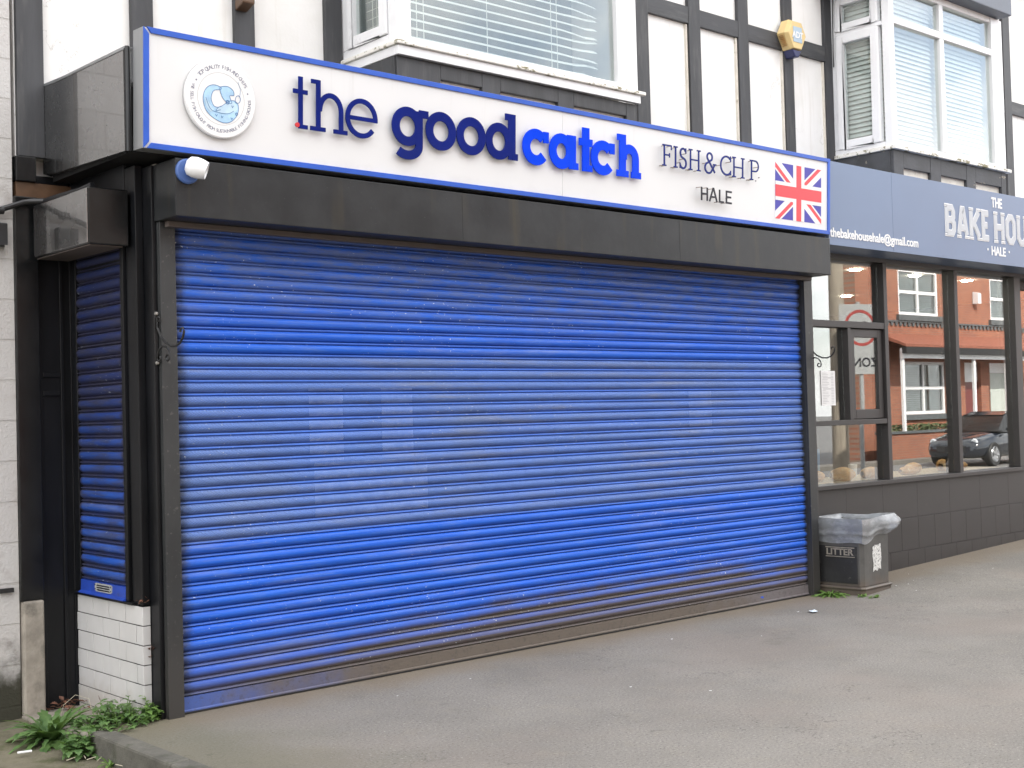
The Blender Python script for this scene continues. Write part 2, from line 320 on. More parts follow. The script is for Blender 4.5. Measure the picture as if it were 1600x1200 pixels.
def mat_brick(name, c1, c2, mortar, bw=.225, bh=.075, axis='x', mort=.01):
    n = NT(name); x, y, z = n.xyz()
    cb = n.t.nodes.new("ShaderNodeCombineXYZ"); n.link(x, cb.inputs[0]); n.link(z, cb.inputs[1])
    br = n.t.nodes.new("ShaderNodeTexBrick"); n.link(cb.outputs[0], br.inputs["Vector"])
    br.inputs["Scale"].default_value = 1; br.inputs["Brick Width"].default_value = bw; br.inputs["Row Height"].default_value = bh
    br.inputs["Mortar Size"].default_value = mort; br.inputs["Mortar Smooth"].default_value = .3
    br.inputs["Color1"].default_value = (*c1, 1); br.inputs["Color2"].default_value = (*c2, 1); br.inputs["Mortar"].default_value = (*mortar, 1)
    return n, br
n, br = mat_brick('red_brick', (.35, .12, .068), (.25, .085, .055), (.24, .18, .14))
n.set(Base_Color=n.mix(n.math('MULTIPLY', n.ramp(n.noise(2, 5), .35, .7), .4), br.outputs[0], (.39, .16, .09)), Roughness=.85); MT['brick'] = n.m
n, br = mat_brick('dull_brick', (.20, .13, .10), (.15, .10, .08), (.2, .18, .16))
n.set(Base_Color=br.outputs[0], Roughness=.85); MT['brick_dull'] = n.m
n, br = mat_brick('white_painted_block', (.53, .515, .50), (.51, .49, .475), (.46, .44, .42), .45, .235, mort=.007)
z = n.xyz()[2]
c = n.mix(n.math('MULTIPLY', n.ramp(n.noise(6, 6, .65), .5, .75), .6), br.outputs[0], (.30, .26, .24))
c = n.mix(n.ramp(n.math('ADD', z, n.math('MULTIPLY', n.noise(5, 5, .65), .5)), .62, .36), c, (.035, .034, .022))
n.set(Base_Color=c, Roughness=.85)
n.bump(n.math('ADD', n.math('MULTIPLY', br.outputs["Fac"], -1.2), n.noise(60, 4, .65)), .7, .008); MT['block'] = n.m

def mat_bin(name, c, rust=True):
    n = NT(name); z = n.xyz()[2]
    f = n.noise(6, 5, .6)
    k = n.mix(n.ramp(f, .3, .7), tuple(q * .8 for q in c), tuple(q * 1.2 for q in c))
    k = n.mix(n.math('MULTIPLY', n.ramp(n.noise(26, 6, .7), .60, .70), .35), k, (.2, .19, .17))
    if rust: k = n.mix(n.math('MULTIPLY', n.ramp(n.math('ADD', z, n.math('MULTIPLY', n.noise(9, 5), .2)), .30, .10), .55), k, (.14, .10, .07))
    n.set(Base_Color=k, Roughness=.5); n.bump(n.noise(70, 3), .15, .004); return n.m
MT['bin'] = mat_bin('weathered_grey_bin', (.075, .073, .069))
MT['bin_plate'] = mat_bin('bin_plate', (.022, .022, .023), False)
MT['bin_text'] = simple('tarnished_letter', (.26, .235, .20), .5, .15, 20)
MT['torn'] = simple('torn_white_sticker', (.62, .62, .60), .6, .2, 40, col2=(.10, .10, .10), lim=(.54, .6), c2s=60)

def mat_leaf(name, a, b):
    n = NT(name); f = n.noise(22, 4, .6)
    oi = n.t.nodes.new("ShaderNodeObjectInfo")
    n.set(Base_Color=n.mix(n.ramp(f, .3, .7), a, b), Roughness=.5)
    n.b.inputs["Subsurface Weight"].default_value = 0
    tl = n.t.nodes.new("ShaderNodeBsdfTranslucent"); tl.inputs[0].default_value = (b[0] * 1.6, b[1] * 1.7, b[2], 1)
    ms = n.t.nodes.new("ShaderNodeMixShader"); ms.inputs[0].default_value = .22
    n.link(n.b.outputs[0], ms.inputs[1]); n.link(tl.outputs[0], ms.inputs[2]); n.link(ms.outputs[0], n.out.inputs[0]); return n.m
MT['leaf'] = mat_leaf('weed_leaf', (.06, .125, .04), (.14, .235, .075))
MT['leaf2'] = mat_leaf('bright_weed_leaf', (.08, .155, .03), (.18, .30, .08))

def mat_emit(name, col, s):
    n = NT(name); n.b.inputs["Emission Color"].default_value = (*col, 1); n.b.inputs["Emission Strength"].default_value = s; return n.m
MT['lamp'] = mat_emit('lit_downlight', (1, .9, .74), 90)

# ------------------------------------------------------------------ mesh helpers
ORG = {}
class MB:
    def __init__(s): s.v = []; s.f = []; s.sm = []
    def add(s, vs, fs, smooth=False):
        o = len(s.v); s.v += [tuple(p) for p in vs]; s.f += [tuple(i + o for i in f) for f in fs]; s.sm += [smooth] * len(fs); return s
    def box(s, x0, x1, y0, y1, z0, z1):
        vs = [(x, y, z) for z in (z0, z1) for y in (y0, y1) for x in (x0, x1)]
        return s.add(vs, [(0, 2, 3, 1), (4, 5, 7, 6), (0, 1, 5, 4), (2, 6, 7, 3), (0, 4, 6, 2), (1, 3, 7, 5)])
    def prism(s, poly, y0, y1, axis='y', smooth=False):
        n = len(poly)
        def P(a, b, t): return {'y': (a, t, b), 'x': (t, a, b), 'z': (a, b, t)}[axis]
        s.add([P(a, b, y0) for a, b in poly] + [P(a, b, y1) for a, b in poly], [tuple(range(n)), tuple(range(2 * n - 1, n - 1, -1))])
        s.add([P(a, b, y0) for a, b in poly] + [P(a, b, y1) for a, b in poly], [(i, i + n, (i + 1) % n + n, (i + 1) % n) for i in range(n)], smooth); return s
    def ribbon(s, pts, w, y0, y1, closed=False):
        pts = [Vector(p) for p in pts]; pts = [p for i, p in enumerate(pts) if i == 0 or (p - pts[i - 1]).length > 1e-4]; n = len(pts); L = []; Rr = []
        for i in range(n):
            a = pts[i - 1] if (i or closed) else None; b = pts[(i + 1) % n] if (i < n - 1 or closed) else None
            d1 = (pts[i] - a).normalized() if a is not None else None; d2 = (b - pts[i]).normalized() if b is not None else None
            d1 = d1 or d2; d2 = d2 or d1
            n1 = Vector((-d1.y, d1.x)); n2 = Vector((-d2.y, d2.x)); q = n1 + n2
            q = q.normalized() if q.length > 1e-6 else n1
            k = (w / 2) / max(.35, q.dot(n1)); L.append(pts[i] + q * k); Rr.append(pts[i] - q * k)
        vs = [(p.x, y0, p.y) for p in L] + [(p.x, y0, p.y) for p in Rr] + [(p.x, y1, p.y) for p in L] + [(p.x, y1, p.y) for p in Rr]
        fs = []
        for i in range(n if closed else n - 1):
            j = (i + 1) % n
            fs += [(i, n + i, n + j, j), (2 * n + i, 2 * n + j, 3 * n + j, 3 * n + i), (i, j, 2 * n + j, 2 * n + i), (n + i, 3 * n + i, 3 * n + j, n + j)]
        if not closed: fs += [(0, 2 * n, 3 * n, n), (n - 1, 2 * n - 1, 4 * n - 1, 3 * n - 1)]
        return s.add(vs, fs)
    def tube(s, pts, r, k=8, r1=None, cap=True):
        pts = [Vector(p) for p in pts]; n = len(pts); vs = []; up = Vector((.13, .21, .97))
        for i, p in enumerate(pts):
            t = (pts[min(i + 1, n - 1)] - pts[max(i - 1, 0)]).normalized()
            a = t.cross(up); a = a.normalized() if a.length > 1e-4 else t.orthogonal().normalized(); b = t.cross(a)
            rr = r if r1 is None else r + (r1 - r) * i / max(1, n - 1)
            vs += [p + (a * math.cos(2 * math.pi * j / k) + b * math.sin(2 * math.pi * j / k)) * rr for j in range(k)]
        fs = [(i * k + j, i * k + (j + 1) % k, (i + 1) * k + (j + 1) % k, (i + 1) * k + j) for i in range(n - 1) for j in range(k)]
        s.add(vs, fs, True)
        if cap: s.add(vs[:k], [tuple(range(k))]); s.add(vs[-k:], [tuple(range(k - 1, -1, -1))])
        return s
    def lathe(s, prof, c, axis='z', k=32, smooth=True):
        vs = []
        for r, h in prof:
            for j in range(k):
                a = 2 * math.pi * j / k; p, q = r * math.cos(a), r * math.sin(a)
                vs.append({'z': (c[0] + p, c[1] + q, c[2] + h), 'y': (c[0] + p, c[1] + h, c[2] + q), 'x': (c[0] + h, c[1] + p, c[2] + q)}[axis])
        n = len(prof)
        return s.add(vs, [(i * k + j, i * k + (j + 1) % k, (i + 1) * k + (j + 1) % k, (i + 1) * k + j) for i in range(n - 1) for j in range(k)], smooth)
    def text(s, txt, x, z, size, y0, depth=.004, align='LEFT', sx=1.0, off=0.0, fn=None, spacing=1.0):
        cu = bpy.data.curves.new('t', 'FONT'); cu.body = txt; cu.size = size; cu.extrude = depth / 2; cu.offset = off; cu.align_x = align; cu.space_character = spacing; cu.resolution_u = 4
        ob = bpy.data.objects.new('t', cu); COL.objects.link(ob); dg = bpy.context.evaluated_depsgraph_get(); me = ob.evaluated_get(dg).to_mesh()
        fn = fn or (lambda p: (x + p[0] * sx, y0 - depth / 2 - p[2], z + p[1]))
        s.add([fn(v.co) for v in me.vertices], [tuple(p.vertices) for p in me.polygons])
        ob.evaluated_get(dg).to_mesh_clear(); bpy.data.objects.remove(ob); bpy.data.curves.remove(cu); return s
    def build(s, name, mat, parent=None, bev=0, org=None, angle=35, label=None, cat=None, group=None, kind=None, rot=None):
        o0 = Vector(ORG.get(parent.name, (0, 0, 0))) if parent else Vector(org or (0, 0, 0))
        me = bpy.data.meshes.new(name); me.from_pydata([Vector(p) - o0 for p in s.v], [], s.f)
        bm = bmesh.new(); bm.from_mesh(me)
        bmesh.ops.remove_doubles(bm, verts=bm.verts, dist=1e-5); bmesh.ops.recalc_face_normals(bm, faces=bm.faces)
        bm.to_mesh(me); bm.free()
        if any(s.sm):
            for p in me.polygons: p.use_smooth = True
            me.set_sharp_from_angle(angle=R(angle))
        me.materials.append(MT[mat] if isinstance(mat, str) else mat)
        ob = bpy.data.objects.new(name, me); COL.objects.link(ob)
        if parent: ob.parent = parent; ORG[ob.name] = tuple(o0)
        else: ob.location = o0; ORG[ob.name] = tuple(o0)
        if bev:
            b = ob.modifiers.new('bevel', 'BEVEL'); b.width = bev; b.segments = 2; b.limit_method = 'ANGLE'; b.angle_limit = R(40)
        tag(ob, label, cat, group, kind); return ob
def tag(o, label=None, cat=None, group=None, kind=None):
    for k, v in (('label', label), ('category', cat), ('group', group), ('kind', kind)):
        if v: o[k] = v
def thing(name, label, cat, loc=(0, 0, 0), group=None, local=False, rot=(0, 0, 0)):
    o = bpy.data.objects.new(name, None); COL.objects.link(o); o.location = loc; o.rotation_euler = rot; o.empty_display_size = .1
    ORG[o.name] = (0, 0, 0) if local else tuple(loc); tag(o, label, cat, group); return o
def copy_tree(o, parent=None):
    c = o.copy(); COL.objects.link(c); c.parent = parent; ORG[c.name] = ORG[o.name]
    for ch in list(o.children): copy_tree(ch, c)
    return c
def arc(cx, cz, rx, rz, a0, a1, n=24): return [(cx + rx * math.cos(R(a0 + (a1 - a0) * i / n)), cz + rz * math.sin(R(a0 + (a1 - a0) * i / n))) for i in range(n + 1)]
def B(*a): return MB().box(*a)
def wall_holes(mb, x0, x1, z0, z1, y0, y1, holes):
    xs = sorted({x0, x1, *[h[0] for h in holes], *[h[1] for h in holes]}); zs = sorted({z0, z1, *[h[2] for h in holes], *[h[3] for h in holes]})
    solid = lambda i, j: 0 <= i < len(xs) - 1 and 0 <= j < len(zs) - 1 and not any(h[0] <= (xs[i] + xs[i + 1]) / 2 <= h[1] and h[2] <= (zs[j] + zs[j + 1]) / 2 <= h[3] for h in holes)
    for i in range(len(xs) - 1):
        for j in range(len(zs) - 1):
            if not solid(i, j): continue
            a, b, c, d = xs[i], xs[i + 1], zs[j], zs[j + 1]
            mb.add([(a, y0, c), (b, y0, c), (b, y0, d), (a, y0, d)], [(0, 1, 2, 3)]); mb.add([(a, y1, c), (b, y1, c), (b, y1, d), (a, y1, d)], [(3, 2, 1, 0)])
            if not solid(i - 1, j): mb.add([(a, y0, c), (a, y1, c), (a, y1, d), (a, y0, d)], [(0, 3, 2, 1)])
            if not solid(i + 1, j): mb.add([(b, y0, c), (b, y1, c), (b, y1, d), (b, y0, d)], [(0, 1, 2, 3)])
            if not solid(i, j - 1): mb.add([(a, y0, c), (b, y0, c), (b, y1, c), (a, y1, c)], [(0, 3, 2, 1)])
            if not solid(i, j + 1): mb.add([(a, y0, d), (b, y0, d), (b, y1, d), (a, y1, d)], [(0, 1, 2, 3)])
    return mb

# ------------------------------------------------------------------ ground
def sstep(a, b, x):
    t = max(0, min(1, (x - a) / (b - a))); return t * t * (3 - 2 * t)
def gz(x, y): return .031 * max(0, min(x - 5.9, 4.6)) * sstep(-6.5, -2.5, y)
def frange(a, b, n): return [a + (b - a) * i / n for i in range(n + 1)]
mb = MB()
xs = frange(-.39, 12, 90) + [13.5, 16, 20, 28, 40, 70]; ys = frange(-7, .3, 60)
vsx = [(x, y, gz(x, y) + .004 * noise.noise((x * 1.3, y * 1.3, 0)) * sstep(.0, -.15, y)) for y in ys for x in xs]; nx = len(xs)
mb.add(vsx, [(j * nx + i, j * nx + i + 1, (j + 1) * nx + i + 1, (j + 1) * nx + i) for j in range(len(ys) - 1) for i in range(nx - 1)], True)
mb.build('pavement', 'tarmac', kind='structure')
B(-200, 220, -200, 200, -.35, -.30).build('ground', 'road', kind='structure')
B(-60, 90, -13.3, -7.16, -.30, -.115).build('road', 'road', kind='structure')
B(-60, 90, -14.1, -13.3, -.30, .0).build('far_pavement', 'tarmac', kind='structure')
mb = MB()
for i in range(9): mb.box(-.505, -.388, -.02 - .9 * (i + 1) + .006, -.02 - .9 * i, -.3, .006)
o = mb.build('kerb', 'kerb', bev=.014, kind='structure')
B(-.40, 70, -7.15, -7.004, -.3, .0).build('street_kerb', 'kerb', bev=.012, kind='structure')
mb = MB(); xs = frange(-7, -.45, 40); ys = frange(-7.1, 1.2, 50); nx = len(xs)
mb.add([(x, y, -.118 + .012 * noise.noise((x * 2, y * 2, 3)) + .045 * sstep(.0, .9, y)) for y in ys for x in xs], [(j * nx + i, j * nx + i + 1, (j + 1) * nx + i + 1, (j + 1) * nx + i) for j in range(len(ys) - 1) for i in range(nx - 1)], True)
mb.build('alley', 'alley', kind='structure')
mb = MB().prism([(-.02, -.006), (1.1, -.07), (1.1, -.3), (-.02, -.3)], -.50, -.10, axis='x')
mb.build('concrete_apron', 'concrete', bev=.01, kind='structure')

# ------------------------------------------------------------------ half timbered building
bld = thing('half_timbered_building', 'white rendered upper storey with black timbers above both shopfronts', 'building', (0, .95, 0))
mb = MB(); mb.box(-.475, 18, .95, 6.5, 3.2, 7.0); mb.box(-.47, -.16, 1.03, 6.5, -.2, 3.2); mb.build('wall', 'render', bld)
B(-.16, 6.0, 3.9, 6.5, -.2, 3.19).build('rear_wall', 'inner_wall', bld)
mb = MB().prism([(.55, 6.95), (6.9, 6.95), (6.9, 7.15), (3.7, 9.7), (.55, 7.15)], -.8, 18.3, axis='x'); mb.build('roof', 'slate', bld)
def beam(x0, x1, z0=3.2, z1=6.95): B(x0, x1, .912, .952, z0, z1).build('timber_beam', 'timber', bld, bev=.004)
for a, b in ((-.469, -.309), (.252, .398), (.98, 1.13), (1.695, 1.833), (4.9, 5.062), (5.608, 5.77), (6.325, 6.478), (7.038, 7.18), (7.725, 7.862), (10.75, 10.9), (11.44, 11.61), (12.4, 12.54), (13.2, 13.35)): beam(a, b)
for a, b in ((-.309, .252), (.398, .98), (1.13, 1.695), (5.062, 5.608), (5.77, 6.325), (6.478, 7.038), (7.18, 7.725), (10.9, 11.44), (11.61, 12.4), (12.54, 13.2)):
    B(a - .001, b + .001, .916, .951, 5.10, 5.255).build('timber_rail', 'rail_timber', bld, bev=.003)
# worn mastic fillets beside the beams
mb = MB()
for a in (5.596, 6.313, 7.026, 7.713): MB().box(a - .013, a + .006, .930, .9505, 3.3, 5.095).build('plaster_edge', 'cream', bld)

mb = MB(); mb.box(-.15, 5.98, -.10, .945, 3.42, 3.5); mb.build('flat_roof', 'black_roof', bld)

def frame_rect(mb, a0, a1, z0, z1, t, d0, d1, axis='y', tb=None):
    tb = tb or t
    def bx(p, q, r, s):
        if axis == 'y': mb.box(p, q, d0, d1, r, s)
        else: mb.box(d0, d1, p, q, r, s)
    bx(a0, a0 + t, z0, z1); bx(a1 - t, a1, z0, z1); bx(a0 + t, a1 - t, z0, z0 + tb); bx(a0 + t, a1 - t, z1 - t, z1); return mb
def room(par, x0, x1, z0, z1): B(x0, x1, .925, .944, z0, z1).build('room_back', 'room', par)
def blind(mb, a0, a1, z0, z1, d, axis='y', pitch=.05, tilt=.6, depth=.05, sag=None):
    z = z0; k = 0
    while z < z1:
        h = depth * math.sin(tilt) / 2; g = depth * math.cos(tilt) / 2; t = .0025
        if axis == 'y':
            n = 16; pts = []
            for i in range(n + 1):
                a = a0 + (a1 - a0) * i / n; dz = sag(a, k) if sag else 0
                pts += [(a, d - g, z + h + dz), (a, d + g, z - h + dz), (a, d - g, z + h + t + dz), (a, d + g, z - h + t + dz)]
            for i in range(n):
                o = len(mb.v); q = pts[i * 4:i * 4 + 8]
                mb.add(q, [(0, 1, 5, 4), (2, 6, 7, 3), (0, 4, 6, 2), (1, 3, 7, 5)])
        else:
            q = [(d - g, a, z + h) for a in (a0, a1)] + [(d + g, a, z - h) for a in (a0, a1)] + [(d - g, a, z + h + t) for a in (a0, a1)] + [(d + g, a, z - h + t) for a in (a0, a1)]
            mb.add(q, [(0, 2, 3, 1), (4, 5, 7, 6), (0, 1, 5, 4), (2, 6, 7, 3)])
        z += pitch; k += 1
    return mb

# ---- left bay window (front y=.285, x 1.84..4.22)
YF = .285
mb = MB()
mb.box(1.845, 1.965, YF, YF + .10, 4.135, 5.95); mb.box(3.995, 4.215, YF, YF + .10, 4.135, 5.95)        # corner posts
mb.box(1.966, 3.994, YF + .012, YF + .085, 4.135, 4.185); mb.box(1.966, 3.994, YF + .012, YF + .085, 5.86, 5.95)
mb.box(1.845, 1.925, YF + .101, .948, 4.135, 4.20); mb.box(1.845, 1.925, YF + .101, .948, 5.80, 5.95); mb.box(1.845, 1.925, .87, .948, 4.201, 5.80)
mb.box(4.135, 4.215, YF + .101, .948, 4.135, 5.95)
bay = mb.build('bay_window', 'pvc', bld, bev=.006, label='left bay window with open venetian blinds')
mb = MB(); frame_rect(mb, .385 + .01, .862, 4.205, 5.795, .075, 1.833, 1.90, axis='x'); mb.build('casement', 'pvc', bay, bev=.008)
B(1.868, 1.874, .472, .785, 4.282, 5.72).build('pane', 'glass', bay)
B(1.968, 3.992, YF + .045, YF + .051, 4.187, 5.858).build('pane', 'glass', bay)
def sag(a, k):
    t = max(0, (a - 3.55) / .4); return (.022 * math.sin(k * 2.1) + .016 * math.sin(k * 5.7 + a * 14)) * min(1, t) + .002 * math.sin(a * 3 + k)
mb = blind(MB(), 1.98, 3.86, 4.22, 5.84, YF + .115, pitch=.062, tilt=-.62, depth=.05, sag=sag)
for a in (2.08, 2.14, 2.72, 3.36, 3.42): mb.box(a, a + .004, YF + .088, YF + .091, 4.19, 5.85)
mb.build('blind', 'blind', bay)
mb = blind(MB(), .42, .80, 4.3, 5.72, 1.985, axis='x', pitch=.062, tilt=-.45, depth=.05)
for a in (.66, .71): mb.box(1.955, 1.958, a, a + .004, 4.29, 5.72)
mb.build('blind', 'blind', bay)
mb = MB(); mb.box(1.815, 4.26, YF - .045, YF - .001, 4.105, 4.134); mb.box(1.815, 1.844, YF, .948, 4.105, 4.134); mb.box(1.845, 4.215, YF, .948, 4.106, 4.1345); mb.build('sill', 'sill', bay, bev=.006)
mb = MB(); mb.box(1.833, 4.22, YF - .022, YF + .02, 4.04, 4.1045); mb.box(1.833, 1.86, YF + .021, .948, 4.04, 4.1045); mb.build('sill_trim', 'pvc', bay, bev=.004)
B(1.84, 4.215, YF + .02, .947, 5.951, 6.2).build('bay_roof', 'timber', bay)
room(bay, 1.93, 4.13, 4.2, 5.94)
mb = MB()
mb.box(1.85, 4.2, YF + .05, .947, 3.45, 4.039)
mb.build('apron', 'render', bay)
mb = MB(); yy = YF + .012
mb.box(1.846, 2.219, yy, YF + .049, 3.5, 4.038); mb.box(2.597, 2.767, yy, YF + .049, 3.5, 4.038); mb.box(3.343, 3.505, yy, YF + .049, 3.5, 4.038); mb.box(4.086, 4.205, yy, YF + .049, 3.5, 4.038)
for a, b in ((2.220, 2.596), (2.768, 3.342), (3.506, 4.085)): mb.box(a, b, yy + .001, YF + .049, 3.932, 4.037)
mb.box(1.836, 1.849, YF + .03, .947, 3.5, 4.038); mb.build('apron_boards', 'timber', bay, bev=.004)

# ---- right bay window
YG = .245
mb = MB()
mb.box(7.845, 7.925, YG, YG + .09, 4.15, 5.785); mb.box(9.87, 10.10, YG, YG + .09, 4.15, 5.785)
mb.box(7.926, 9.869, YG + .01, YG + .08, 4.15, 4.19); mb.box(7.926, 9.869, YG + .01, YG + .08, 5.73, 5.785)
mb.box(7.926, 9.869, YG + .006, YG + .08, 5.37, 5.44)
mb.box(8.80, 8.875, YG + .004, YG + .08, 4.191, 5.369); mb.box(8.80, 8.875, YG + .004, YG + .08, 5.441, 5.729)
mb.box(7.845, 7.92, YG + .091, .948, 4.15, 4.20); mb.box(7.845, 7.92, .872, .948, 4.201, 5.785); mb.box(7.845, 7.92, YG + .091, .871, 5.36, 5.40); mb.box(7.845, 7.92, YG + .091, .871, 5.74, 5.785)
mb.box(10.02, 10.10, YG + .091, .948, 4.15, 5.785)
bay2 = mb.build('bay_window', 'pvc', bld, bev=.007, label='right bay window with four front panes and closed blinds')
frame_rect(MB(), .375, .868, 4.203, 5.358, .085, 7.832, 7.90, axis='x').build('casement', 'pvc', bay2, bev=.01); frame_rect(MB(), .375, .868, 5.403, 5.738, .075, 7.832, 7.90, axis='x').build('casement', 'pvc', bay2, bev=.01)
B(7.868, 7.874, .462, .781, 4.29, 5.27).build('pane', 'glass', bay2); B(7.868, 7.874, .452, .791, 5.48, 5.66).build('pane', 'glass', bay2)
for a, b in ((7.928, 8.798), (8.877, 9.868)):
    for c, d in ((4.192, 5.368), (5.442, 5.728)): B(a, b, YG + .04, YG + .046, c, d).build('pane', 'glass', bay2)
for a, b in ((7.95, 8.80), (8.87, 9.85)): blind(MB(), a, b, 4.20, 5.72, YG + .13, pitch=.047, tilt=-1.02, depth=.05).build('blind', 'blind', bay2)
blind(MB(), .40, .84, 4.25, 5.70, 7.97, axis='x', pitch=.048, tilt=-1.0, depth=.05).build('blind', 'blind', bay2)
mb = MB(); mb.box(7.825, 10.16, YG - .03, YG + .05, 4.112, 4.149); mb.box(7.825, 7.87, YG + .051, .948, 4.112, 4.149); mb.box(7.871, 10.1, YG + .052, .948, 4.113, 4.1485); mb.build('sill', 'sill', bay2, bev=.006)
mb = MB(); mb.box(7.58, 10.06, .10, .947, 5.80, 6.15); mb.build('canopy', 'fascia_grey', bay2, bev=.01)
B(7.86, 10.05, YG + .02, .947, 5.786, 5.799).build('head', 'pvc', bay2)
mb = MB(); mb.box(7.86, 10.09, YG + .045, .947, 3.5, 4.111); mb.build('apron', 'cream', bay2)
mb = MB(); yy = YG + .008
for a, b in ((7.85, 8.028), (8.533, 8.733), (9.25, 9.438), (9.993, 10.095)): mb.box(a, b, yy, YG + .044, 3.5, 4.110)
for a, b in ((8.029, 8.532), (8.734, 9.249), (9.439, 9.992)): mb.box(a, b, yy + .002, YG + .044, 3.945, 4.109)
mb.box(7.846, 7.859, YG + .045, .947, 3.5, 4.110); mb.build('apron_boards', 'peel', bay2, bev=.005)

MB().tube([(7.80, .86, 6.6), (7.805, .85, 5.9), (7.79, .855, 5.55), (7.80, .87, 5.2), (7.815, .88, 5.05)], .006, 6).build('loose_wire', 'cable', org=(7.8, .86, 5.05), cat='wire', label='thin loose black wire hanging beside the right bay window')
# small lamp fixed high on a beam
lt = thing('wall_lamp', 'small brown box lamp high on black beam left of the bay', 'lamp', (1.02, .91, 4.33))
MB().prism([(.80, 4.36), (.911, 4.33), (.911, 4.50), (.80, 4.52)], .98, 1.07, axis='x').build('lamp_body', 'brown_lamp', lt, bev=.01)
B(1.0, 1.05, .86, .911, 4.51, 4.56).build('bracket', 'brown_lamp', lt)

# burglar alarm
al = thing('burglar_alarm', 'yellow hexagonal burglar alarm box on the black timbers', 'alarm', (7.18, .90, 5.2))
def hexp(cx, cz, rx, rz, rb): return [(cx - rx * .52, cz + rz), (cx + rx * .52, cz + rz), (cx + rx, cz + .02), (cx + rx * .45, cz - rb), (cx - rx * .45, cz - rb), (cx - rx, cz + .02)]
AX, AZ = 7.085, 5.215
h0 = hexp(AX, AZ, .165, .16, .13); h1 = hexp(AX, AZ, .14, .14, .12)
mb = MB(); n6 = 6
vs6 = [(a, .912, b) for a, b in h0] + [(a, .83, b) for a, b in h0] + [(a, .79, b) for a, b in h1]
mb.add(vs6, [tuple(range(12, 18))] + [(i + k * 6, (i + 1) % 6 + k * 6, (i + 1) % 6 + k * 6 + 6, i + k * 6 + 6) for k in range(2) for i in range(6)])
mb.build('case', 'yellow', al, bev=.006)
mb = MB()
for i in range(7):
    zz = AZ - .005 - i * .015; xx = AX - .166 + (i * .015 / .15) * .09 
    mb.box(xx - .0015, xx + .01, .84, .89, zz - .0022, zz + .0022)
mb.build('vent', 'bread', al)
mb = MB(); lo = [(AX - .073, AZ - .132), (AX + .073, AZ - .132), (AX + .03, AZ - .20), (AX - .03, AZ - .20)]
mb.prism(lo, .912, .80); mb.build('strobe', 'navy_plastic', al, bev=.008)
B(AX - .07, AX + .07, .786, .789, AZ - .06, AZ + .09).build('badge', 'sticker_blue', al)
mb = MB(); mb.text('ADT', AX - .003, AZ - .018, .085, .7845, .002, 'CENTER', 1.0, .003); mb.build('lettering', 'flag_white', al)

# ------------------------------------------------------------------ fish and chip shop: front structure
fs = thing('shopfront', 'black framed shopfront with tiled corner behind the blue shutters', 'shopfront', (0, .1, 0))
mb = MB(); mb.box(-.15, -.105, .075, .20, .612, 3.04); mb.box(-.104, -.078, -.03, .20, -.02, 3.028); mb.box(-.149, -.105, .13, .20, .0, .611); mb.build('corner_post', 'board', fs, bev=.004)
mb = MB(); mb.box(-.15, -.04, .21, .945, 2.50, 3.066); mb.box(-.168, -.12, .21, .247, .625, 2.60); mb.box(-.168, -.12, .853, .895, .625, 2.60); mb.box(-.158, -.11, .896, .945, .615, 2.60); mb.box(-.175, -.11, .16, .945, .608, .624)
mb.build('side_frame', 'board', fs, bev=.004)
# tiled stall riser: real tiles on a grout bed
mb = MB(); mb.box(-.146, -.104, .079, .128, -.1, .60); mb.box(-.146, -.06, .129, .945, -.15, .60); rs = mb.build('stall_riser', 'grout', fs, label='white tiled panel below the small side shutter')
mb = MB(); TH, TW = .1075, .2165; G = .006
for r in range(7):
    z1 = .604 - r * TH; z0 = z1 - TH + G
    if z1 < -.12: break
    y = .076 - (TW * (.0 if r % 2 == 0 else .62))
    if r % 2 == 0: y = .076
    k = 0
    while y < .945:
        a = max(y, .076); b = min(y + TW - G, .945)
        if r % 2 == 1 and k == 0: b = .076 + TW * .38 - G
        if b - a > .01: mb.box(-.1525, -.1465, a, b, max(z0, -.12), z1)
        y = b + G if (r % 2 == 1 and k == 0) else y + TW
        k += 1
    mb.box(-.1525, -.107, .0725, .0755, max(z0, -.12), z1)
mb.build('tile', 'tile', rs, bev=.0016)
B(.02, 5.9, .20, .215, .02, 3.0).build('shop_window', 'still_glass', fs)
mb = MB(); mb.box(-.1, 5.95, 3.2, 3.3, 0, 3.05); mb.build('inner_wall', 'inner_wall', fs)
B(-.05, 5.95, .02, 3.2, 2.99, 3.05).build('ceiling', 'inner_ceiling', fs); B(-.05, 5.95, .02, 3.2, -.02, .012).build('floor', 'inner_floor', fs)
mb = MB(); mb.box(5.951, 6.06, .0, 3.2, -.02, 3.05); mb.build('pilaster', 'frame', fs, bev=.004)
# fascia box carrying both signs
mb = MB(); mb.box(-.255, 5.97, -.12, .94, 3.068, 3.419); mb.build('fascia_core', 'shadow_gap', fs)
mb = MB(); mb.add([(-.30, -.135, 3.066), (-.262, -.135, 3.066), (-.262, .943, 3.10), (-.30, .78, 3.094), (-.30, -.135, 3.605), (-.262, -.135, 3.605), (-.262, .943, 3.63), (-.30, .78, 3.622), (-.312, .945, 3.11), (-.312, .945, 3.63)],
    [(0, 4, 7, 3), (3, 7, 9, 8), (0, 1, 5, 4), (0, 3, 8, 2, 1), (4, 5, 6, 9, 7), (1, 2, 6, 5), (2, 8, 9, 6)])
mb.build('side_fascia', 'gloss_side', fs, label='glossy black side fascia board with a pale sheen')
mb = MB(); mb.add([(-.304, -.16, 3.606), (-.258, -.16, 3.606), (-.258, .94, 3.632), (-.312, .94, 3.632), (-.304, .78, 3.624), (-.304, -.16, 3.622), (-.258, -.16, 3.622), (-.258, .94, 3.645), (-.312, .94, 3.645), (-.304, .78, 3.638)],
    [(0, 4, 3, 2, 1), (5, 6, 7, 8, 9), (0, 5, 9, 4), (4, 9, 8, 3), (0, 1, 6, 5)])
mb.build('flashing', 'alu', fs)
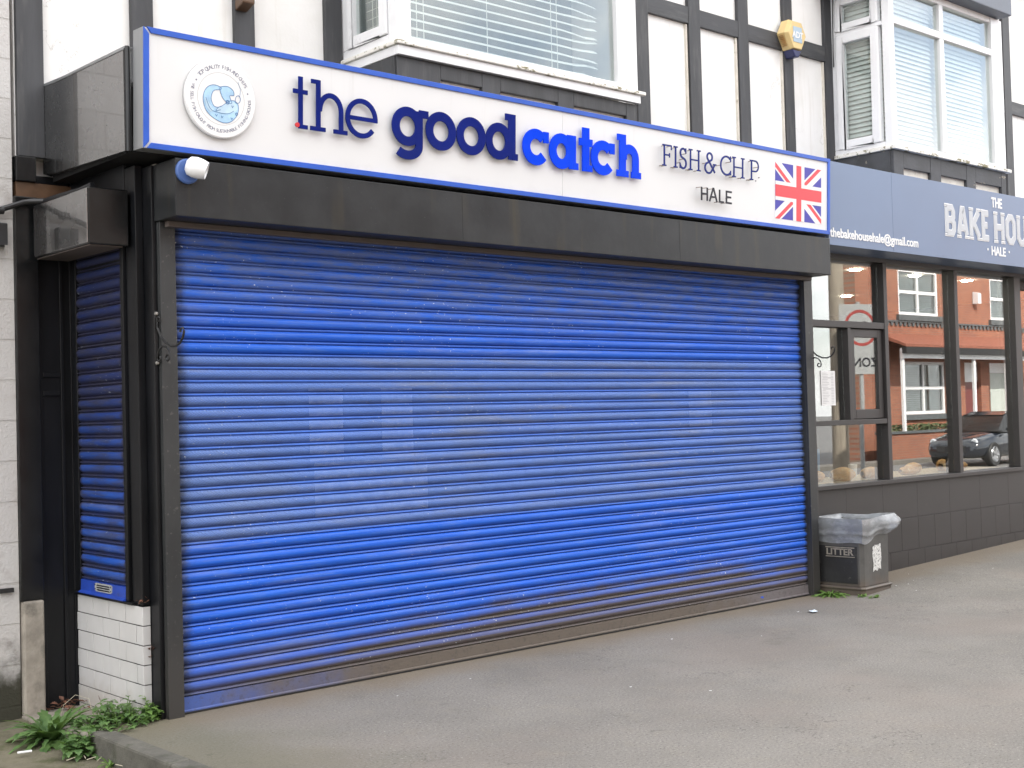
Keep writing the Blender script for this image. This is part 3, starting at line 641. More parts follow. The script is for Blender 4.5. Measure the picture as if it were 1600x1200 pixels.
mb = MB(); mb.lathe([(.0, 0), (.018, 0), (.018, .55), (.012, .565), (0, .568)], (-.287, -.155, 3.06), k=14); mb.build('corner_strip', 'gloss', fs)
# black timber and boards between the corner and the white wall
mb = MB(); mb.box(-.362, -.145, .955, 1.03, -.2, 3.10); mb.box(-.362, -.335, .942, .9545, -.2, 2.95); mb.box(-.228, -.205, .942, .9545, -.2, 2.95); mb.box(-.165, -.145, .946, .9545, -.2, 2.95)
for z in (1.79, 1.90, 2.60): mb.box(-.334, -.229, .943, .9545, z, z + .028)
mb.build('panelled_board', 'board', fs, bev=.004)
mb = MB(); mb.box(-.50, -.364, .905, 1.03, .60, 2.96); mb.box(-.485, -.364, .912, 1.03, 3.05, 3.2); mb.build('end_post', 'gloss', fs, bev=.006)
mb = MB(); mb.box(-.48, -.15, .93, 1.03, 2.962, 3.048); mb.build('packing_strip', 'brown_lamp', fs)
mb = MB(); mb.box(-.494, -.368, .895, 1.03, -.2, .598); mb.build('concrete_plinth', 'concrete', fs, bev=.012, label='bare concrete base of the black end post')

# pale panels added to stand in for window reflections behind the perforated band
for i, (a, b, c, d) in enumerate(((1.02, 1.27, 1.35, 1.80), (1.57, 1.82, 1.35, 1.80), (1.05, 1.93, 1.0, 1.34), (4.6, 4.88, 1.42, 1.76))):
    B(a, b, .186, .188, c, d).build('reflection_panel', 'reflection_panel', org=((a + b) / 2, .187, c), cat='reflection_panel', group='reflection panels behind the perforated shutter slats', label='added pale panel standing in for a reflection behind the perforated shutter slats')

# ------------------------------------------------------------------ roller shutters
P_, Z0_ = .0755, .095
PROF = [(.0, .001), (.02, -.001), (.045, -.008), (.10, -.0115), (.155, -.008), (.19, -.002), (.215, .003), (.24, .005), (.265, .002), (.30, -.002), (.40, -.0095), (.52, -.0145), (.66, -.0165), (.80, -.0145), (.91, -.0095), (.955, -.0045), (.98, -.001), (1.0, .001)]
def slats(x0, x1, i0, i1, nseg=24, side=False, base=0.0, z0=Z0_):
    mb = MB(); rows = []
    for i in range(i0, i1):
        j = random.uniform(-.0028, .0028)
        for t, d in PROF[:-1] + ([PROF[-1]] if i == i1 - 1 else []): rows.append((z0 + (i + t) * P_, d + j * (1 if .2 < t < .97 else 0), i))
    vs = []
    for z, d, i in rows:
        for k in range(nseg + 1):
            a = x0 + (x1 - x0) * k / nseg
            e = .006 * noise.noise((a * .9, i * .47, 1.0)) + .0045 * noise.noise((a * .35 + 9, z * .8, 4.0))
            vs.append((base + d + e, a, z) if side else (a, base + d + e, z))
    n = nseg + 1
    mb.add(vs, [(r * n + k, r * n + k + 1, (r + 1) * n + k + 1, (r + 1) * n + k) for r in range(len(rows) - 1) for k in range(nseg)], True); return mb
sh = thing('roller_shutter', 'wide bright blue roller shutter closed across the shopfront', 'shutter', (2.93, 0, 0))
cur = slats(.0, 5.865, 0, 11).build('lower_slats', 'shutter', sh, angle=60)
slats(.0, 5.865, 11, 25).build('perforated_slats', 'shutter_perf', sh, angle=60, label='dull finely perforated middle band of slats')
slats(.0, 5.865, 25, 35).build('upper_slats', 'shutter', sh, angle=60)
mb = MB(); prof = [(.0, .094), (-.012, .090), (-.013, .024), (-.020, .018), (-.020, .012), (.0, .012)]
mb.prism([(a, b) for a, b in prof], .014, 5.853, axis='x'); 
n = NT('dirty_shutter_rail'); x, y, z = n.xyz()
k = n.math('ADD', x, n.math('MULTIPLY', n.noise(2.5, 5, .65), 2.2))
c = n.mix(n.ramp(k, .6, 2.6), (.045, .10, .36), (.115, .095, .078)); c = n.mix(n.math('MULTIPLY', n.ramp(k, 5.6, 6.6), .6), c, (.16, .15, .17))
c = n.mix(n.math('MULTIPLY', n.ramp(n.noise(30, 5, .7), .5, .68), .5), c, (.06, .052, .045))
c = n.mix(n.ramp(n.noise(7, 2, .4, n.mapv((1, 1, 2), (1.3, 0, 0))), .715, .735), c, (.03, .09, .5))
n.set(Base_Color=c, Roughness=.6); n.bump(n.noise(80, 4), .3, .004); MT['rail_dirty'] = n.m
mb.build('bottom_rail', 'rail_dirty', sh); B(.015, 5.852, -.024, -.002, .0035, .0118).build('shadow_strip', 'black_rubber', sh)  # thin dark strip stands in for the shadow line under the rail
n = NT('dull_guide_channel'); f = n.noise(4, 5, .6, n.mapv((1, 1, .4))); z = n.xyz()[2]
c = n.mix(n.ramp(f, .3, .7), (.018, .0195, .021), (.032, .034, .035)); c = n.mix(n.math('MULTIPLY', n.ramp(n.noise(40, 4), .62, .72), .3), c, (.16, .15, .14))
n.set(Base_Color=n.mix(n.ramp(z, .7, .1), c, (.04, .038, .036)), Roughness=.42); MT['guide'] = n.m
for a, b in ((-.077, .016), (5.850, 5.949)):
    mb = MB(); mb.box(a, b, -.066, -.046, -.004, 2.714); mb.box(a, a + .02, -.045, .03, -.004, 2.714); mb.box(b - .02, b, -.045, -.02, -.004, 2.714); mb.build('guide', 'guide', sh, bev=.003)
mb = MB(); mb.box(-.087, 5.938, -.283, -.01, 2.716, 3.03); mb.build('housing', 'housing', sh, bev=.006, label='weathered black shutter housing box')
mb = MB(); mb.box(-.05, 5.9, -.115, -.075, 2.683, 2.7155); mb.build('lath_strip', 'soffit', sh, bev=.003)
for x in (1.9, 4.0): B(x, x + .0018, -.2838, -.2829, 2.73, 3.02).build('housing_joint', 'shadow_gap', sh)

s2 = thing('roller_shutter', 'small grimy blue roller shutter round the corner above white tiles', 'shutter', (-.15, .55, .6))
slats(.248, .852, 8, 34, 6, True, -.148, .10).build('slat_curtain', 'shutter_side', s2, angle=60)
mb = MB(); mb.prism([(-.145, .704), (-.166, .70), (-.168, .64), (-.185, .630), (-.185, .625), (-.145, .6245)], .249, .851, axis='y')
mb.build('bottom_rail', simple('blue_shutter_rail', (.02, .06, .36), .4, .2, 6, col2=(.05, .045, .04), lim=(.6, .75), c2s=14), s2)
mb = MB(); pp = [(.42, .655), (.44, .648), (.63, .648), (.65, .655), (.65, .69), (.63, .697), (.44, .697), (.42, .69)]
mb.prism(pp, -.1705, -.1665, axis='x'); plate = mb.build('lock_plate', 'sign_grey', s2)
mb = MB()
for i in range(3): mb.box(-.1722, -.1706, .45, .62, .655 + i * .013, .662 + i * .013)
for a, b in ((.428, .658), (.638, .658), (.428, .682), (.638, .682)): mb.box(-.1722, -.1706, a, a + .008, b, b + .008)
mb.build('engraving', 'black_letter', plate)
mb = MB(); mb.box(-.40, -.17, .112, .872, 2.592, 2.905); mb.build('housing', 'gloss', s2, bev=.008, label='glossy black shutter housing jutting from the side wall')
B(-.4055, -.4003, .122, .866, 2.600, 2.897).build('added_gloss_plate', 'gloss_side', s2, bev=.002)  # added plate, glossier than the box so this face reflects brighter
mb = MB(); mb.box(-.39, -.20, .13, .86, 2.5865, 2.5915); mb.build('housing_base', 'soffit', s2)

# ------------------------------------------------------------------ main sign (local axes: face at y=0, z up from the bottom edge)
SX0, SX1, SH = -.272, 5.918, .638
sg = thing('shop_sign', 'long white fascia sign with blue border above the big shutter', 'sign', (0, -.288, 3.058), local=True, rot=(R(2.4), 0, 0))
mb = MB(); mb.box(SX0, SX1, .004, .115, 0, SH); mb.build('sign_tray', 'alu', sg, bev=.003)
B(SX0 + .003, 2.786, -.001, .0035, .003, SH - .003).build('panel', 'sign_white', sg); B(2.788, SX1 - .003, -.001, .0035, .003, SH - .003).build('panel', 'sign_white', sg)
FW = .031
def trap(p): return MB().prism(p, -.0125, -.0012)
g = .006
trap([(SX0, SH), (SX0 + FW, SH - FW - g), (SX0 + FW, FW + g), (SX0, 0)]).build('frame', 'sign_blue', sg, bev=.002)
trap([(SX1, SH), (SX1 - FW, SH - FW), (SX1 - FW, FW), (SX1, 0)]).build('frame', 'sign_blue', sg, bev=.002)
trap([(SX0 + g * 3, SH), (SX1, SH), (SX1 - FW, SH - FW), (SX0 + FW + g * 2, SH - FW)]).build('frame', 'sign_blue', sg, bev=.002)
trap([(SX0 + g * 3, 0), (SX1, 0), (SX1 - FW, FW), (SX0 + FW + g * 2, FW)]).build('frame', 'sign_blue', sg, bev=.002)
ZS = 3.058
class Lt:
    """a raised letter made of ribbons given in (x, height above ground)"""
    def __init__(s, y0, th, w): s.mb = MB(); s.y0 = y0; s.th = th; s.w = w; s.i = 0; s.pin = []
    def st(s, pts, w=None, closed=False):
        e = s.i * .0004; s.i += 1
        s.mb.ribbon([(a, b - ZS) for a, b in pts], w or s.w, s.y0 - e, s.y0 + s.th - e, closed); s.pin.append(pts[len(pts) // 2]); return s
    def done(s, mat):
        o = s.mb.build('letter', mat, sg, bev=.0012)
        if s.y0 < -.04:
            for a, b in s.pin[:4]: MB().lathe([(.0035, -.001), (.0035, s.y0 + s.th * .8)], (a, 0, b - ZS), 'y', 8).build('fixing', 'fix', o)
L = lambda w: Lt(-.034, .010, w)
# the
l = L(.029).st([(.677, 3.574), (.677, 3.276)]).st([(.627, 3.487), (.724, 3.487)], .026).st([(.668, 3.288), (.724, 3.288)], .024); l.done('navy')
l = L(.030).st([(.797, 3.572), (.797, 3.277)]).st([(.748, 3.560), (.80, 3.560)], .025).st([(.742, 3.289), (.846, 3.289)], .025)
l.st([(.805, 3.395)] + arc(.881, 3.405, .073, .088, 165, 0, 18) + [(.954, 3.28)]).st([(.902, 3.289), (.998, 3.289)], .025); l.done('navy')
l = L(.030).st(arc(1.101, 3.390, .100, .103, -38, -356, 40)).st([(1.0, 3.388), (1.216, 3.388)], .025); l.done('navy')
MB().lathe([(0, -.0392), (.014, -.0388), (.014, -.03)], (.652, 0, 3.294 - ZS), 'y', 14).build('broken_letter_tip', 'red_spot', sg)
# good
W = .058
l = L(W).st(arc(1.441, 3.388, .089, .091, 0, 360, 40)[:-1], closed=True).st([(1.530, 3.49), (1.530, 3.275)] + arc(1.441, 3.275, .089, .062, 0, -140, 18), .056).st([(1.53, 3.476), (1.602, 3.476)], .048); l.done('navy')
for cx in (1.703, 1.949): L(W).st(arc(cx, 3.391, .092, .092, 0, 360, 40)[:-1], closed=True).done('navy')
l = L(W).st(arc(2.184, 3.388, .085, .091, 0, 360, 40)[:-1], closed=True).st([(2.297, 3.577), (2.297, 3.278)], .062).st([(2.238, 3.555), (2.30, 3.555)], .044).st([(2.30, 3.299), (2.348, 3.299)], .044); l.done('navy')
# catch
W = .068
def cc(cx): return L(W).st(arc(cx, 3.389, .087, .088, 42, 322, 30)).st([(cx + .092, 3.500), (cx + .092, 3.425)], .050)
cc(2.512).done('bright')
l = L(W).st(arc(2.748, 3.389, .081, .087, 0, 360, 40)[:-1], closed=True).st([(2.852, 3.508), (2.852, 3.276)], .066).st([(2.80, 3.484), (2.86, 3.484)], .046).st([(2.86, 3.300), (2.908, 3.300)], .046); l.done('bright')
l = L(W).st([(2.982, 3.578), (2.982, 3.276)]).st([(2.915, 3.476), (3.047, 3.476)], .052).st([(2.985, 3.300), (3.046, 3.300)], .046); l.done('bright')
cc(3.152).done('bright')
l = L(W).st([(3.352, 3.579), (3.352, 3.278)], .066).st([(3.296, 3.556), (3.355, 3.556)], .046).st([(3.290, 3.301), (3.412, 3.301)], .046)
l.st([(3.362, 3.40)] + arc(3.42, 3.412, .066, .070, 160, 0, 16) + [(3.486, 3.29)], .066).st([(3.440, 3.301), (3.542, 3.301)], .046); l.done('bright')
# FISH & CH P on pins
L2 = lambda: Lt(-.052, .006, .0155)
zb, zt = 3.402, 3.556
def serif(l, x, z, h=.022): l.st([(x - h, z), (x + h, z)], .011)
def stem(l, x): l.st([(x, zt - .004), (x, zb + .004)]); serif(l, x, zt - .003); serif(l, x, zb + .003); return l
l = stem(L2(), 3.775).st([(3.76, zt - .003), (3.852, zt - .003)], .012).st([(3.85, zt), (3.85, zt - .034)], .010).st([(3.775, 3.482), (3.832, 3.482)], .012).st([(3.829, 3.498), (3.829, 3.466)], .010); l.done('navy')
stem(L2(), 3.899).done('navy')
l = L2().st(arc(3.983, 3.516, .030, .034, 25, 250, 16) + arc(3.983, 3.441, .034, .037, 80, -160, 18)).st([(4.014, zt), (4.014, 3.515)], .010).st([(3.949, zb), (3.949, 3.443)], .010); l.done('navy')
def HH(x0, x1):
    l = stem(stem(L2(), x0), x1); l.st([(x0, 3.479), (x1, 3.479)], .012); l.done('navy')
HH(4.068, 4.160)
l = L2().st([(4.352, zb + .006), (4.262, 3.512)] + arc(4.290, 3.522, .030, .030, 190, -40, 16) + [(4.262, 3.475)] + arc(4.278, 3.440, .042, .040, 130, 330, 16) + [(4.350, 3.468)]).st([(4.33, 3.470), (4.368, 3.470)], .010); l.done('navy')
l = L2().st(arc(4.490, 3.479, .068, .070, 48, 318, 28)).st([(4.540, zt), (4.540, 3.512)], .010).st([(4.540, 3.445), (4.540, 3.41)], .010); l.done('navy')
HH(4.582, 4.688)
l = stem(L2(), 4.800).st([(4.80, zt - .003), (4.84, zt - .003)] + arc(4.845, 3.512, .040, .041, 85, -90, 14) + [(4.80, 3.470)], .013); l.done('navy')
for a, b in ((4.945, 3.53), (4.955, 3.44), (4.915, 3.41), (4.725, 3.41)): MB().lathe([(.005, -.0012), (.005, -.004), (0, -.0042)], (a, 0, b - ZS), 'y', 10).build('fixing', 'black_letter', sg)
L3 = lambda: Lt(-.058, .006, .0150)
zb, zt = 3.186, 3.286
l = L3().st([(4.19, zb), (4.19, zt)]).st([(4.255, zb), (4.255, zt)]).st([(4.19, 3.237), (4.255, 3.237)]); l.done('black_letter')
l = L3().st([(4.283, zb), (4.324, zt), (4.330, zt), (4.371, zb)]).st([(4.30, 3.222), (4.354, 3.222)], .013); l.done('black_letter')
l = L3().st([(4.402, zt), (4.402, zb + .007), (4.452, zb + .007)]); l.done('black_letter')
l = L3().st([(4.548, zt - .007), (4.484, zt - .007), (4.484, zb + .007), (4.548, zb + .007)]).st([(4.484, 3.237), (4.54, 3.237)]); l.done('black_letter')
# union flag
FX0, FX1, FZ0, FZ1 = 5.168, 5.800, 3.136 - ZS, 3.590 - ZS
def clip(poly, x0, x1, z0, z1):
    def cut(P, f, g):
        o = []
        for i in range(len(P)):
            a, b = P[i - 1], P[i]
            if f(b):
                if not f(a): o.append(g(a, b))
                o.append(b)
            elif f(a): o.append(g(a, b))
        return o
    ix = lambda c: (lambda a, b: (c, a[1] + (b[1] - a[1]) * (c - a[0]) / (b[0] - a[0]))); iz = lambda c: (lambda a, b: (a[0] + (b[0] - a[0]) * (c - a[1]) / (b[1] - a[1]), c))
    for f, g in ((lambda p: p[0] >= x0, ix(x0)), (lambda p: p[0] <= x1, ix(x1)), (lambda p: p[1] >= z0, iz(z0)), (lambda p: p[1] <= z1, iz(z1))):
        if poly: poly = cut(poly, f, g)
    return poly
def band(p, q, w0, w1):
    d = (Vector(q) - Vector(p)).normalized(); nn = Vector((-d.y, d.x)); p = Vector(p) - d * .1; q = Vector(q) + d * .1
    return [tuple(p + nn * w0), tuple(q + nn * w0), tuple(q + nn * w1), tuple(p + nn * w1)]
cx, cz = (FX0 + FX1) / 2, (FZ0 + FZ1) / 2; fh = FZ1 - FZ0
fl = B(FX0, FX1, -.0022, -.0012, FZ0, FZ1).build('flag_panel', 'flag_blue', sg, label='red white and blue union flag')
mw = MB(); mr = MB(); k = 0
for (px, pz) in ((FX0, FZ0), (FX1, FZ0), (FX0, FZ1), (FX1, FZ1)):
    q = clip(band((px, pz), (cx, cz), -fh * .105, fh * .105), min(px, cx), max(px, cx), min(pz, cz), max(pz, cz))
    if len(q) > 2: mw.prism(q, -.0029, -.0022)
    sgn = -1
    q = clip(band((px, pz), (cx, cz), sgn * fh * .072, -sgn * 0.0), min(px, cx), max(px, cx), min(pz, cz), max(pz, cz))
    if len(q) > 2: mr.prism(q, -.0034, -.0029)
mw.box(cx - fh * .17, cx + fh * .17, -.0040, -.0034, FZ0, FZ1); mw.box(FX0, FX1, -.0044, -.0040, cz - fh * .17, cz + fh * .17)
mr.box(cx - fh * .075, cx + fh * .075, -.0050, -.0044, FZ0, FZ1); mr.box(FX0, FX1, -.0055, -.0050, cz - fh * .105, cz + fh * .105)
mw.build('white_bands', 'flag_white', fl); mr.build('red_bands', 'flag_red', fl)
# roundel with the curled fish
RX, RZ, RR = .170, 3.373 - ZS, .2135
mb = MB().lathe([(RR, -.008), (RR, -.026), (RR - .006, -.030), (0, -.030)], (RX, 0, RZ), 'y', 72); rd = mb.build('roundel', 'disc', sg, angle=30, label='round white plaque with a pale blue curled fish')
yq = -.0302
def put(mb, pts, t=0): mb.prism([(RX + a * RR, RZ + b * RR) for a, b in pts], yq - .0006 - t, yq - t); return mb
def lin(mb, pts, w=.004, t=.0012, closed=False): mb.ribbon([(RX + a * RR, RZ + b * RR) for a, b in pts], w, yq - .0006 - t, yq - t, closed); return mb
def spline(P, n=6, closed=True):
    o = []; N = len(P)
    for i in range(N if closed else N - 1):
        p = [P[(i + j - 1) % N] if closed else P[max(0, min(N - 1, i + j - 1))] for j in range(4)]
        for s_ in range(n):
            t = s_ / n; o.append(tuple(.5 * (2 * p[1][c] + (p[2][c] - p[0][c]) * t + (2 * p[0][c] - 5 * p[1][c] + 4 * p[2][c] - p[3][c]) * t * t + (3 * p[1][c] - p[0][c] - 3 * p[2][c] + p[3][c]) * t ** 3) for c in (0, 1)))
    if not closed: o.append(P[-1])
    return o
body = spline([(-.02, .30), (-.22, .33), (-.40, .24), (-.50, .05), (-.50, -.17), (-.40, -.38), (-.20, -.52), (.05, -.60), (.27, -.55), (.44, -.38), (.50, -.17), (.44, -.03), (.30, .0), (.12, -.10), (-.02, -.20), (-.18, -.22), (-.27, -.10), (-.28, .05), (-.20, .19), (-.02, .24)])
tail = spline([(-.04, .27), (.06, .33), (.20, .34), (.34, .26), (.36, .14), (.24, .11), (.30, -.07), (.16, -.06), (.03, .05)])
put(put(MB(), body), tail, .0003).build('fish_body', 'fish_fill', rd)
belly = spline([(-.14, -.25), (.06, -.15), (.28, -.03), (.42, -.08), (.46, -.20), (.34, -.30), (.10, -.36), (-.12, -.34)]); fin = spline([(-.46, -.02), (-.35, -.14), (-.22, -.30), (-.30, -.36), (-.42, -.24)])
put(put(MB(), belly, .0009), spline([(.40, -.02), (.43, .11), (.50, .15), (.56, .08), (.52, -.02), (.45, -.06)]), .0009); 
mb = put(put(MB(), belly, .0009), fin, .0009); mb.build('fish_belly', 'fish_fill_light', rd)
mb = MB(); lin(mb, body, .0028, closed=True); lin(mb, tail, .0028, .0015, True); lin(mb, spline([(.40, -.02), (.42, .10), (.49, .15), (.55, .08), (.52, -.02), (.45, -.05)]), .003, .0018, True)
lin(mb, spline([(-.44, -.02), (-.30, -.30), (-.05, -.36), (.20, -.35), (.36, -.26)], 6, False), .0025, .0021); lin(mb, spline([(.0, -.18), (-.10, -.24), (-.15, -.32), (-.02, -.28)], 6, False), .003, .0024)
lin(mb, arc(.18, -.06, .045, .045, 0, 360, 14)[:-1], .005, .0021, True); lin(mb, arc(.44, -.33, .03, .03, 0, 360, 12)[:-1], .004, .0021, True); lin(mb, [(.53, .12), (.55, .32), (.48, .5)], .0018, .0021)
for a, b in ((.32, -.16), (.02, -.46), (.30, -.47), (-.14, -.44)): lin(mb, [(a - .03, b + .03), (a, b - .02), (a + .03, b + .03)], .0025, .0027)
mb.build('fish_outline', 'fish_line', rd)
mb = MB(); lin(mb, arc(0, 0, .665, .665, 0, 360, 72)[:-1], .0014, .0, True); mb.build('ring_line', 'sign_grey', rd)
mb = MB()
def ring(txt, a0, a1, rad, inward, size):
    n = len(txt)
    for i, ch in enumerate(txt):
        a = R(a0 + (a1 - a0) * (i + .5) / n)
        if ch == ' ': continue
        rot = a - math.pi / 2 if not inward else a + math.pi / 2
        c, s_ = math.cos(rot), math.sin(rot); ox, oz = RX + rad * math.cos(a), RZ + rad * math.sin(a)
        mb.text(ch, 0, 0, size, 0, .0006, 'CENTER', fn=lambda p, c=c, s_=s_, ox=ox, oz=oz: (ox + c * p[0] - s_ * p[1], yq - .0004 - p[2], oz + s_ * p[0] + c * p[1]))
ring('TOP QUALITY FISH AND CHIPS', 140, 28, RR * .77, False, .030); ring('WE SELL FISH CAUGHT FROM SUSTAINABLE FISHING GROUNDS', 162, 366, RR * .86, True, .026)
for a in (151, 17): mb.lathe([(.005, yq - .0006), (0, yq - .0007)], (RX + RR * .8 * math.cos(R(a)), 0, RZ + RR * .8 * math.sin(R(a))), 'y', 10)
mb.build('ring_lettering', 'ring_text', rd)

# security camera on the housing
sc = thing('security_camera', 'white dome security camera on a round blue base under the sign', 'camera', (-.02, -.285, 2.97))
MB().lathe([(.068, 0), (.068, -.012), (.060, -.018), (0, -.018)], (-.020, -.2835, 2.960), 'y', 32).build('base', 'dull_blue', sc)
ax = Vector((.80, -.50, -.30)).normalized(); q = Vector((0, 0, 1)).rotation_difference(ax)
def orient(mb, c): mb.v = [tuple(Vector(c) + q @ Vector(p)) for p in mb.v]; return mb
prof = [(.0, -.05), (.03, -.046), (.05, -.03), (.057, -.0), (.056, .025), (.050, .055), (.046, .066), (.043, .066), (.040, .058), (0, .057)]
orient(MB().lathe(prof, (0, 0, 0), 'z', 36), (-.005, -.345, 2.975)).build('dome', 'pvc', sc, angle=40)
orient(MB().lathe([(.026, .0575), (.024, .060), (.0, .061)], (0, 0, 0), 'z', 24), (-.005, -.345, 2.975)).build('lens', 'gloss', sc)

# hanging basket brackets
def bracket(px, py, L_, lab):
    b = thing('hanging_bracket', lab, 'bracket', (px, py, 1.95), group='scrolled iron hanging brackets')
    B(px - .011, px + .011, py - .006, py, 1.925, 2.225).build('back_plate', 'iron', b, bev=.002)
    for z in (1.94, 2.21): MB().lathe([(.0, -.016), (.008, -.014), (.011, -.006), (.011, 0)], (px, py - .005, z), 'y', 10).build('screw', 'galv', b)
    k = L_ / .30
    def sp(c, r0, r1, a0, a1, n=20): return [(px, py - (c[0] + (r0 + (r1 - r0) * i / n) * math.cos(R(a0 + (a1 - a0) * i / n))) * k, c[1] + (r0 + (r1 - r0) * i / n) * math.sin(R(a0 + (a1 - a0) * i / n))) for i in range(n + 1)]
    arm = [(px, py - a * k, z) for a, z in ((.040, 2.165), (.046, 2.178), (.036, 2.192), (.020, 2.186), (.012, 2.165), (.018, 2.13), (.05, 2.085), (.10, 2.045), (.16, 2.022), (.21, 2.020), (.255, 2.035), (.285, 2.065), (.295, 2.095), (.283, 2.112), (.262, 2.108), (.256, 2.092))]
    MB().tube(arm, .0065, 8).build('arm', 'iron', b)
    scr = sp((.030, 1.965), .012, .022, 400, 180, 14) + [(px, py - a * k, z) for a, z in ((.012, 1.985), (.03, 2.010), (.07, 2.028), (.11, 2.020), (.138, 1.99))] + sp((.118, 1.965), .024, .010, 20, -290, 16)
    MB().tube(scr, .0055, 8).build('scroll', 'iron', b)
bracket(-.0915, -.03, .33, 'black scrolled iron bracket left of the blue shutter')
bracket(5.968, -.0005, .28, 'black scrolled iron bracket between blue shutter and bakery window')

# ------------------------------------------------------------------ bakery shopfront
bk = thing('bakery_shopfront', 'dark grey framed bakery shopfront with large windows', 'shopfront', (8, .1, .1))
YB = .10; GY = .165
mb = MB(); mb.box(6.061, 10.02, .135, .30, -.2, .862); rz = mb.build('stall_riser', 'pale_grout', bk, label='dark grey tiled wall under the bakery windows')
mb = MB()
for zt_, zb_ in ((.520, .215), (.210, -.08)):
    a = 6.062 + (.10 if zt_ < .3 else 0)
    while a < 10.0:
        b = min(a + .297, 10.018); mb.box(a, b, .127, .1345, zb_, zt_); a = b + .003
a = 6.062
while a < 10.0: b = min(a + .597, 10.018); mb.box(a, b, .127, .1345, .523, .86); a = b + .0015
mb.build('wall_tile', 'frame', rz, bev=.0015)
B(6.061, 10.02, YB - .012, .30, .864, .905).build('sill', 'frame', bk, bev=.004)
B(6.061, 11.4, YB, .30, 2.945, 3.05).build('head', 'frame', bk, bev=.003)
mb = MB(); mb.box(6.061, 6.185, YB, .26, .906, 2.944); mb.build('jamb', 'frame', bk, bev=.003)
for a, b in ((7.345, 7.405), (8.635, 8.70), (9.885, 10.02)): B(a, b, YB, .262, .906, 2.944).build('mullion', 'frame', bk, bev=.003)
B(6.186, 7.344, YB + .004, .26, 2.318, 2.378).build('transom', 'frame', bk, bev=.003); B(6.186, 7.344, YB + .004, .26, 1.432, 1.478).build('transom', 'frame', bk, bev=.003)
B(6.742, 6.792, YB + .006, .26, 1.479, 2.317).build('mullion', 'frame', bk, bev=.003)
mb = frame_rect(MB(), 6.80, 7.335, 1.485, 2.311, .075, YB + .03, YB + .075, tb=.085); sh_ = mb.build('sash', 'frame', bk, bev=.004)
B(6.876, 7.259, YB + .05, YB + .056, 1.571, 2.235).build('sash_pane', 'shop_glass', sh_)
for a, b, c, d in ((6.187, 7.343, 2.379, 2.943), (6.187, 6.741, 1.480, 2.316), (6.187, 7.343, .907, 1.431), (7.406, 8.634, .907, 2.943), (8.701, 9.884, .907, 2.943)): B(a, b, GY, GY + .006, c, d).build('pane', 'shop_glass', bk)
mb = MB(); mb.prism([(-.205, 2.992), (-.205, 3.06), (.29, 3.065), (.29, 3.052), (.098, 3.05), (.098, 2.99)], 5.975, 13.5, axis='x'); mb.build('soffit', 'soffit', bk)
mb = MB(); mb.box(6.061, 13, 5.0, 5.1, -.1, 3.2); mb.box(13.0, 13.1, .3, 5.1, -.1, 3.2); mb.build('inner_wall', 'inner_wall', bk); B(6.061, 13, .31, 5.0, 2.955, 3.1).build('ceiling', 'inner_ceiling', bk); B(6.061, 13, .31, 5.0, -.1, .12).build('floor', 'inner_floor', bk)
mb = MB()
for x, y in ((7.68, .62), (8.78, .62), (9.85, .62), (7.68, 2.4), (8.9, 2.4), (10.2, 2.4)): mb = MB().lathe([(.0, 0), (.045, 0), (.055, -.006), (.06, .001)], (x, y, 2.952), 'z', 20); mb.build('downlight', 'lamp', bk)
mb = MB(); frame_rect(mb, 10.021, 11.2, .05, 2.94, .09, .30, .36); mb.box(11.2, 13.4, .12, .36, -.1, 2.94); dr = mb.build('door', 'frame', bk)
B(10.112, 11.109, .325, .331, .15, 2.84).build('door_pane', 'shop_glass', dr)
# bakery sign
bs = thing('bakery_sign', 'blue grey fascia sign with pale lettering above the bakery windows', 'sign', (6, -.24, 2.98))
mb = MB(); mb.box(5.985, 6.99, -.24, .93, 2.985, 3.708); mb.box(6.992, 13.5, -.24, .93, 2.985, 3.708); mb.build('panel', 'bake_blue', bs, bev=.002)
YL = -.2402
def word(txt, x0, x1, z0, z1, mat='flag_white', off=0.0, nm='lettering'):
    mb = MB(); mb.text(txt, 0, 0, 1, 0, .004, off=off)
    X = [p[0] for p in mb.v]; Z = [p[2] for p in mb.v]; a, b, c, d = min(X), max(X), min(Z), max(Z)
    mb.v = [(x0 + (p[0] - a) / (b - a) * (x1 - x0), YL - .004 if p[1] < -.002 else YL + .001, z0 + (p[2] - c) / (d - c) * (z1 - z0)) for p in mb.v]
    return mb.build(nm, mat, bs)
word('THE', 8.80, 9.015, 3.553, 3.655, off=.03); word('HALE', 8.772, 9.058, 3.070, 3.162, off=.025); word('thebakehousehale@gmail.com', 6.0, 7.405, 3.028, 3.140, off=.022)
for x in (8.70, 9.13): B(x - .011, x + .011, YL - .004, YL + .001, 3.113, 3.135).build('lettering', 'flag_white', bs)
ZA, ZB = 3.205, 3.508
GL = {'B': [[(0, 0), (0, 1)], [(0, 1), (.62, 1), (.8, .84), (.8, .66), (.62, .53), (0, .53)], [(.62, .53), (.85, .38), (.85, .16), (.65, 0), (0, 0)]],
      'A': [[(0, 0), (.36, 1), (.52, 1), (.88, 0)], [(.17, .27), (.71, .27)]], 'K': [[(0, 0), (0, 1)], [(.85, 1), (.10, .42)], [(.28, .55), (.9, 0)]],
      'E': [[(.78, 1), (0, 1), (0, 0), (.8, 0)], [(0, .52), (.6, .52)]], 'H': [[(0, 0), (0, 1)], [(.85, 0), (.85, 1)], [(0, .52), (.85, .52)]],
      'O': [[(.25, 0), (0, .2), (0, .8), (.25, 1), (.6, 1), (.85, .8), (.85, .2), (.6, 0)]], 'U': [[(0, 1), (0, .2), (.25, 0), (.6, 0), (.85, .2), (.85, 1)]], 'S': [[(.82, .78), (.82, .84), (.6, 1), (.24, 1), (.02, .84), (.02, .66), (.82, .36), (.82, .16), (.6, 0), (.24, 0), (.02, .16), (.02, .22)]]}
